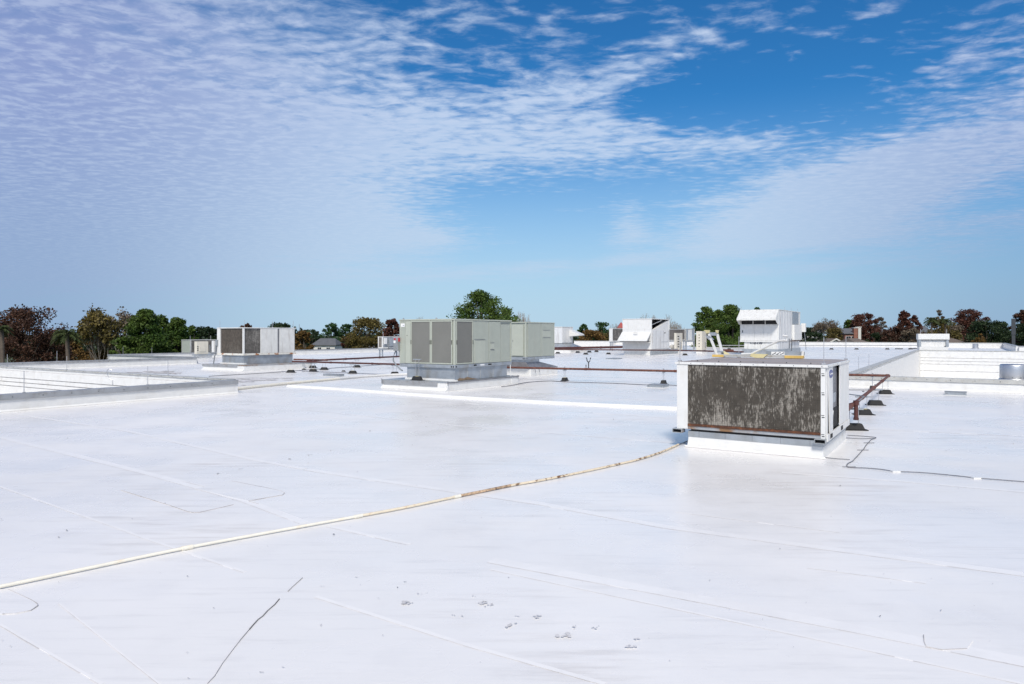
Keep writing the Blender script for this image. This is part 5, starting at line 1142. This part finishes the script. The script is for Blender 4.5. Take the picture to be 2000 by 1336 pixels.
# ================================================================ BUILDINGS BEYOND
def house(name, px0, px1, Y, yeave, yridge, label, wall='siding', roofm='shingle', depth=9, hip=False, wins=(), chim=(), rot=0.0, gable_front=False):
    X0 = (px0-CX)/F*Y; wd_ = (px1-px0)/F*Y; ze = CZ-(yeave-HY)/F*Y-GZ; zr = CZ-(yridge-HY)/F*Y-GZ
    t = empty(name, (X0+wd_/2, Y, GZ), rot, label, 'house')
    h = wd_/2
    MB().box(-h, 0, 0, h, depth, ze).build('wall', wall, t)
    o = .4; r = MB()
    if gable_front:
        r.prism([(-h-o, -o, ze-.05), (0, -o, zr), (h+o, -o, ze-.05), (h+o, -o, ze-.25), (0, -o, zr-.22), (-h-o, -o, ze-.25)], (0, depth+2*o, 0))
        MB().prism([(-h, -.001, ze+.001), (h, -.001, ze+.001), (0, -.001, zr-.25)], (0, .2, 0)).build('gable', wall, t)
        MB().prism([(-h-o, -o-.06, ze-.32), (-h-o, -o-.06, ze-.02), (0, -o-.06, zr+.06), (h+o, -o-.06, ze-.02), (h+o, -o-.06, ze-.32), (0, -o-.06, zr-.3)], (0, .05, 0)).build('barge_board', 'siding', t)
    else:
        ins = wd_*.22 if hip else 0
        r.add([(-h-o, -o, ze), (h+o, -o, ze), (h+o, depth+o, ze), (-h-o, depth+o, ze), (-h-o+ins, depth/2, zr), (h+o-ins, depth/2, zr),
               (-h-o, -o, ze-.2), (h+o, -o, ze-.2), (h+o, depth+o, ze-.2), (-h-o, depth+o, ze-.2)],
              [(0, 1, 5, 4), (2, 3, 4, 5), (0, 4, 3), (1, 2, 5), (6, 7, 1, 0), (7, 8, 2, 1), (8, 9, 3, 2), (9, 6, 0, 3), (6, 9, 8, 7)])
    rf_ = r.build('roof', roofm, t)
    for (fx, zc_, w_, h_) in wins:
        xx = -h+fx*wd_; zz = ze-zc_
        f = MB().box(xx-w_/2-.08, -.06, zz-h_/2-.08, xx+w_/2+.08, -.002, zz+h_/2+.08).build('window', 'siding' if wall != 'siding' else 'white', t)
        MB().box(xx-w_/2, -.075, zz-h_/2, xx-.03, -.061, zz+h_/2).build('pane', 'glass', f); MB().box(xx+.03, -.075, zz-h_/2, xx+w_/2, -.061, zz+h_/2).build('pane', 'glass', f)
    for (fx, w_, top, m_) in chim:
        xx = -h+fx*wd_; MB().box(xx-w_/2, -.5, 0, xx+w_/2, .6, CZ-(top-HY)/F*Y-GZ).build('chimney', m_, t); MB().box(xx-w_/2-.12, -.6, CZ-(top-HY)/F*Y-GZ, xx+w_/2+.12, .7, CZ-(top-HY)/F*Y-GZ+.2).build('chimney_cap', 'siding', rf_)
    return t
house('hip_roof_house', 611, 654, 185, 673.5, 661, 'small pale house with grey hipped roof behind the red pipes', 'siding', 'shingle', 8, True, ((.3, 1.2, .9, 1.0), (.7, 1.2, .9, 1.0)))
house('gable_house', 703, 716, 170, 680, 674, 'tiny white gable end below the olive oak', 'siding', 'siding', 6, gable_front=True)
house('shed_house', 714, 738, 180, 680, 674.5, 'low dark roof right of the tiny white gable', 'siding', 'shingle', 6)
house('gable_house', 1619, 1645, 170, 669, 661, 'white gabled porch with three windows right of the hooded unit', 'siding', 'shinglebrown', 7, gable_front=True, wins=((.25, .35, .6, .45), (.5, .35, .6, .45), (.75, .35, .6, .45)))
house('apartment_block', 1563, 1604, 290, 652, 639, 'grey-roofed block right of the tall hooded unit', 'siding', 'shingle', 12, wins=((.25, 1.5, 1.2, 1.4), (.7, 1.5, 1.2, 1.4)))
house('apartment_block', 1650, 1674, 200, 651, 641, 'brick apartment block with balcony and white chimney on the right', 'brick', 'shingle', 9, wins=((.3, 1.5, 1.3, 1.3), (.7, 1.5, 1.0, 1.3), (.3, 4.2, 1.3, 1.3)), chim=((1.12, .95, 639.5, 'siding'), (.85, 1.2, 641, 'brick')))
house('apartment_block', 1691, 1730, 230, 651, 635, 'apartment block with broad grey roof below the first rust-red tree', 'brick', 'shingle', 12, wins=((.2, 1.8, 1.3, 1.4), (.5, 1.8, 1.3, 1.4), (.8, 1.8, 1.3, 1.4)), chim=((.08, 1.2, 640, 'siding'),))
house('gable_house', 1672, 1694, 150, 669, 661, 'brown-roofed low house in front of the brick block', 'siding', 'shinglebrown', 8, True)
house('apartment_block', 1794, 1822, 250, 650, 636, 'grey roof between the conical red tree and the first palm', 'siding', 'shingle', 12, wins=((.3, 1.8, 1.3, 1.4), (.7, 1.8, 1.3, 1.4)))
house('apartment_block', 1868, 1912, 225, 648, 634.5, 'brick-gabled block with grey roof below the round rust-red tree', 'brick', 'shingle', 12, wins=((.3, 1.8, 1.3, 1.4), (.6, 1.8, 1.3, 1.4)), chim=((-.1, 1.2, 645, 'siding'),))
house('long_house', 1845, 1880, 155, 668, 661, 'low brown roof right of the small white hood', 'brick', 'shinglebrown', 8)
t = empty('church_spire', ((1213-CX)/F*230, 230, GZ), 0, 'red pointed spire left of the bright white air handler', 'spire')
MB().box(-1.3, -1.3, 0, 1.3, 1.3, CZ-(641-HY)/F*230-GZ).build('tower', 'siding', t)
zt_ = CZ-(641-HY)/F*230-GZ; MB().frustum((-1.4, -1.4, 1.4, 1.4), zt_, (-.03, -.03, .03, .03), CZ-(629-HY)/F*230-GZ).build('spire_roof', 'redroof', t)
t = empty('radio_mast', ((584.5-CX)/F*300, 300, GZ), 0, 'thin lattice mast on the horizon right of the white coil unit', 'mast')
MB().tube([(0, 0, 0), (0, 0, CZ-(633-HY)/F*300-GZ)], [.3, .08], 5).build('mast_pole', 'coping', t)
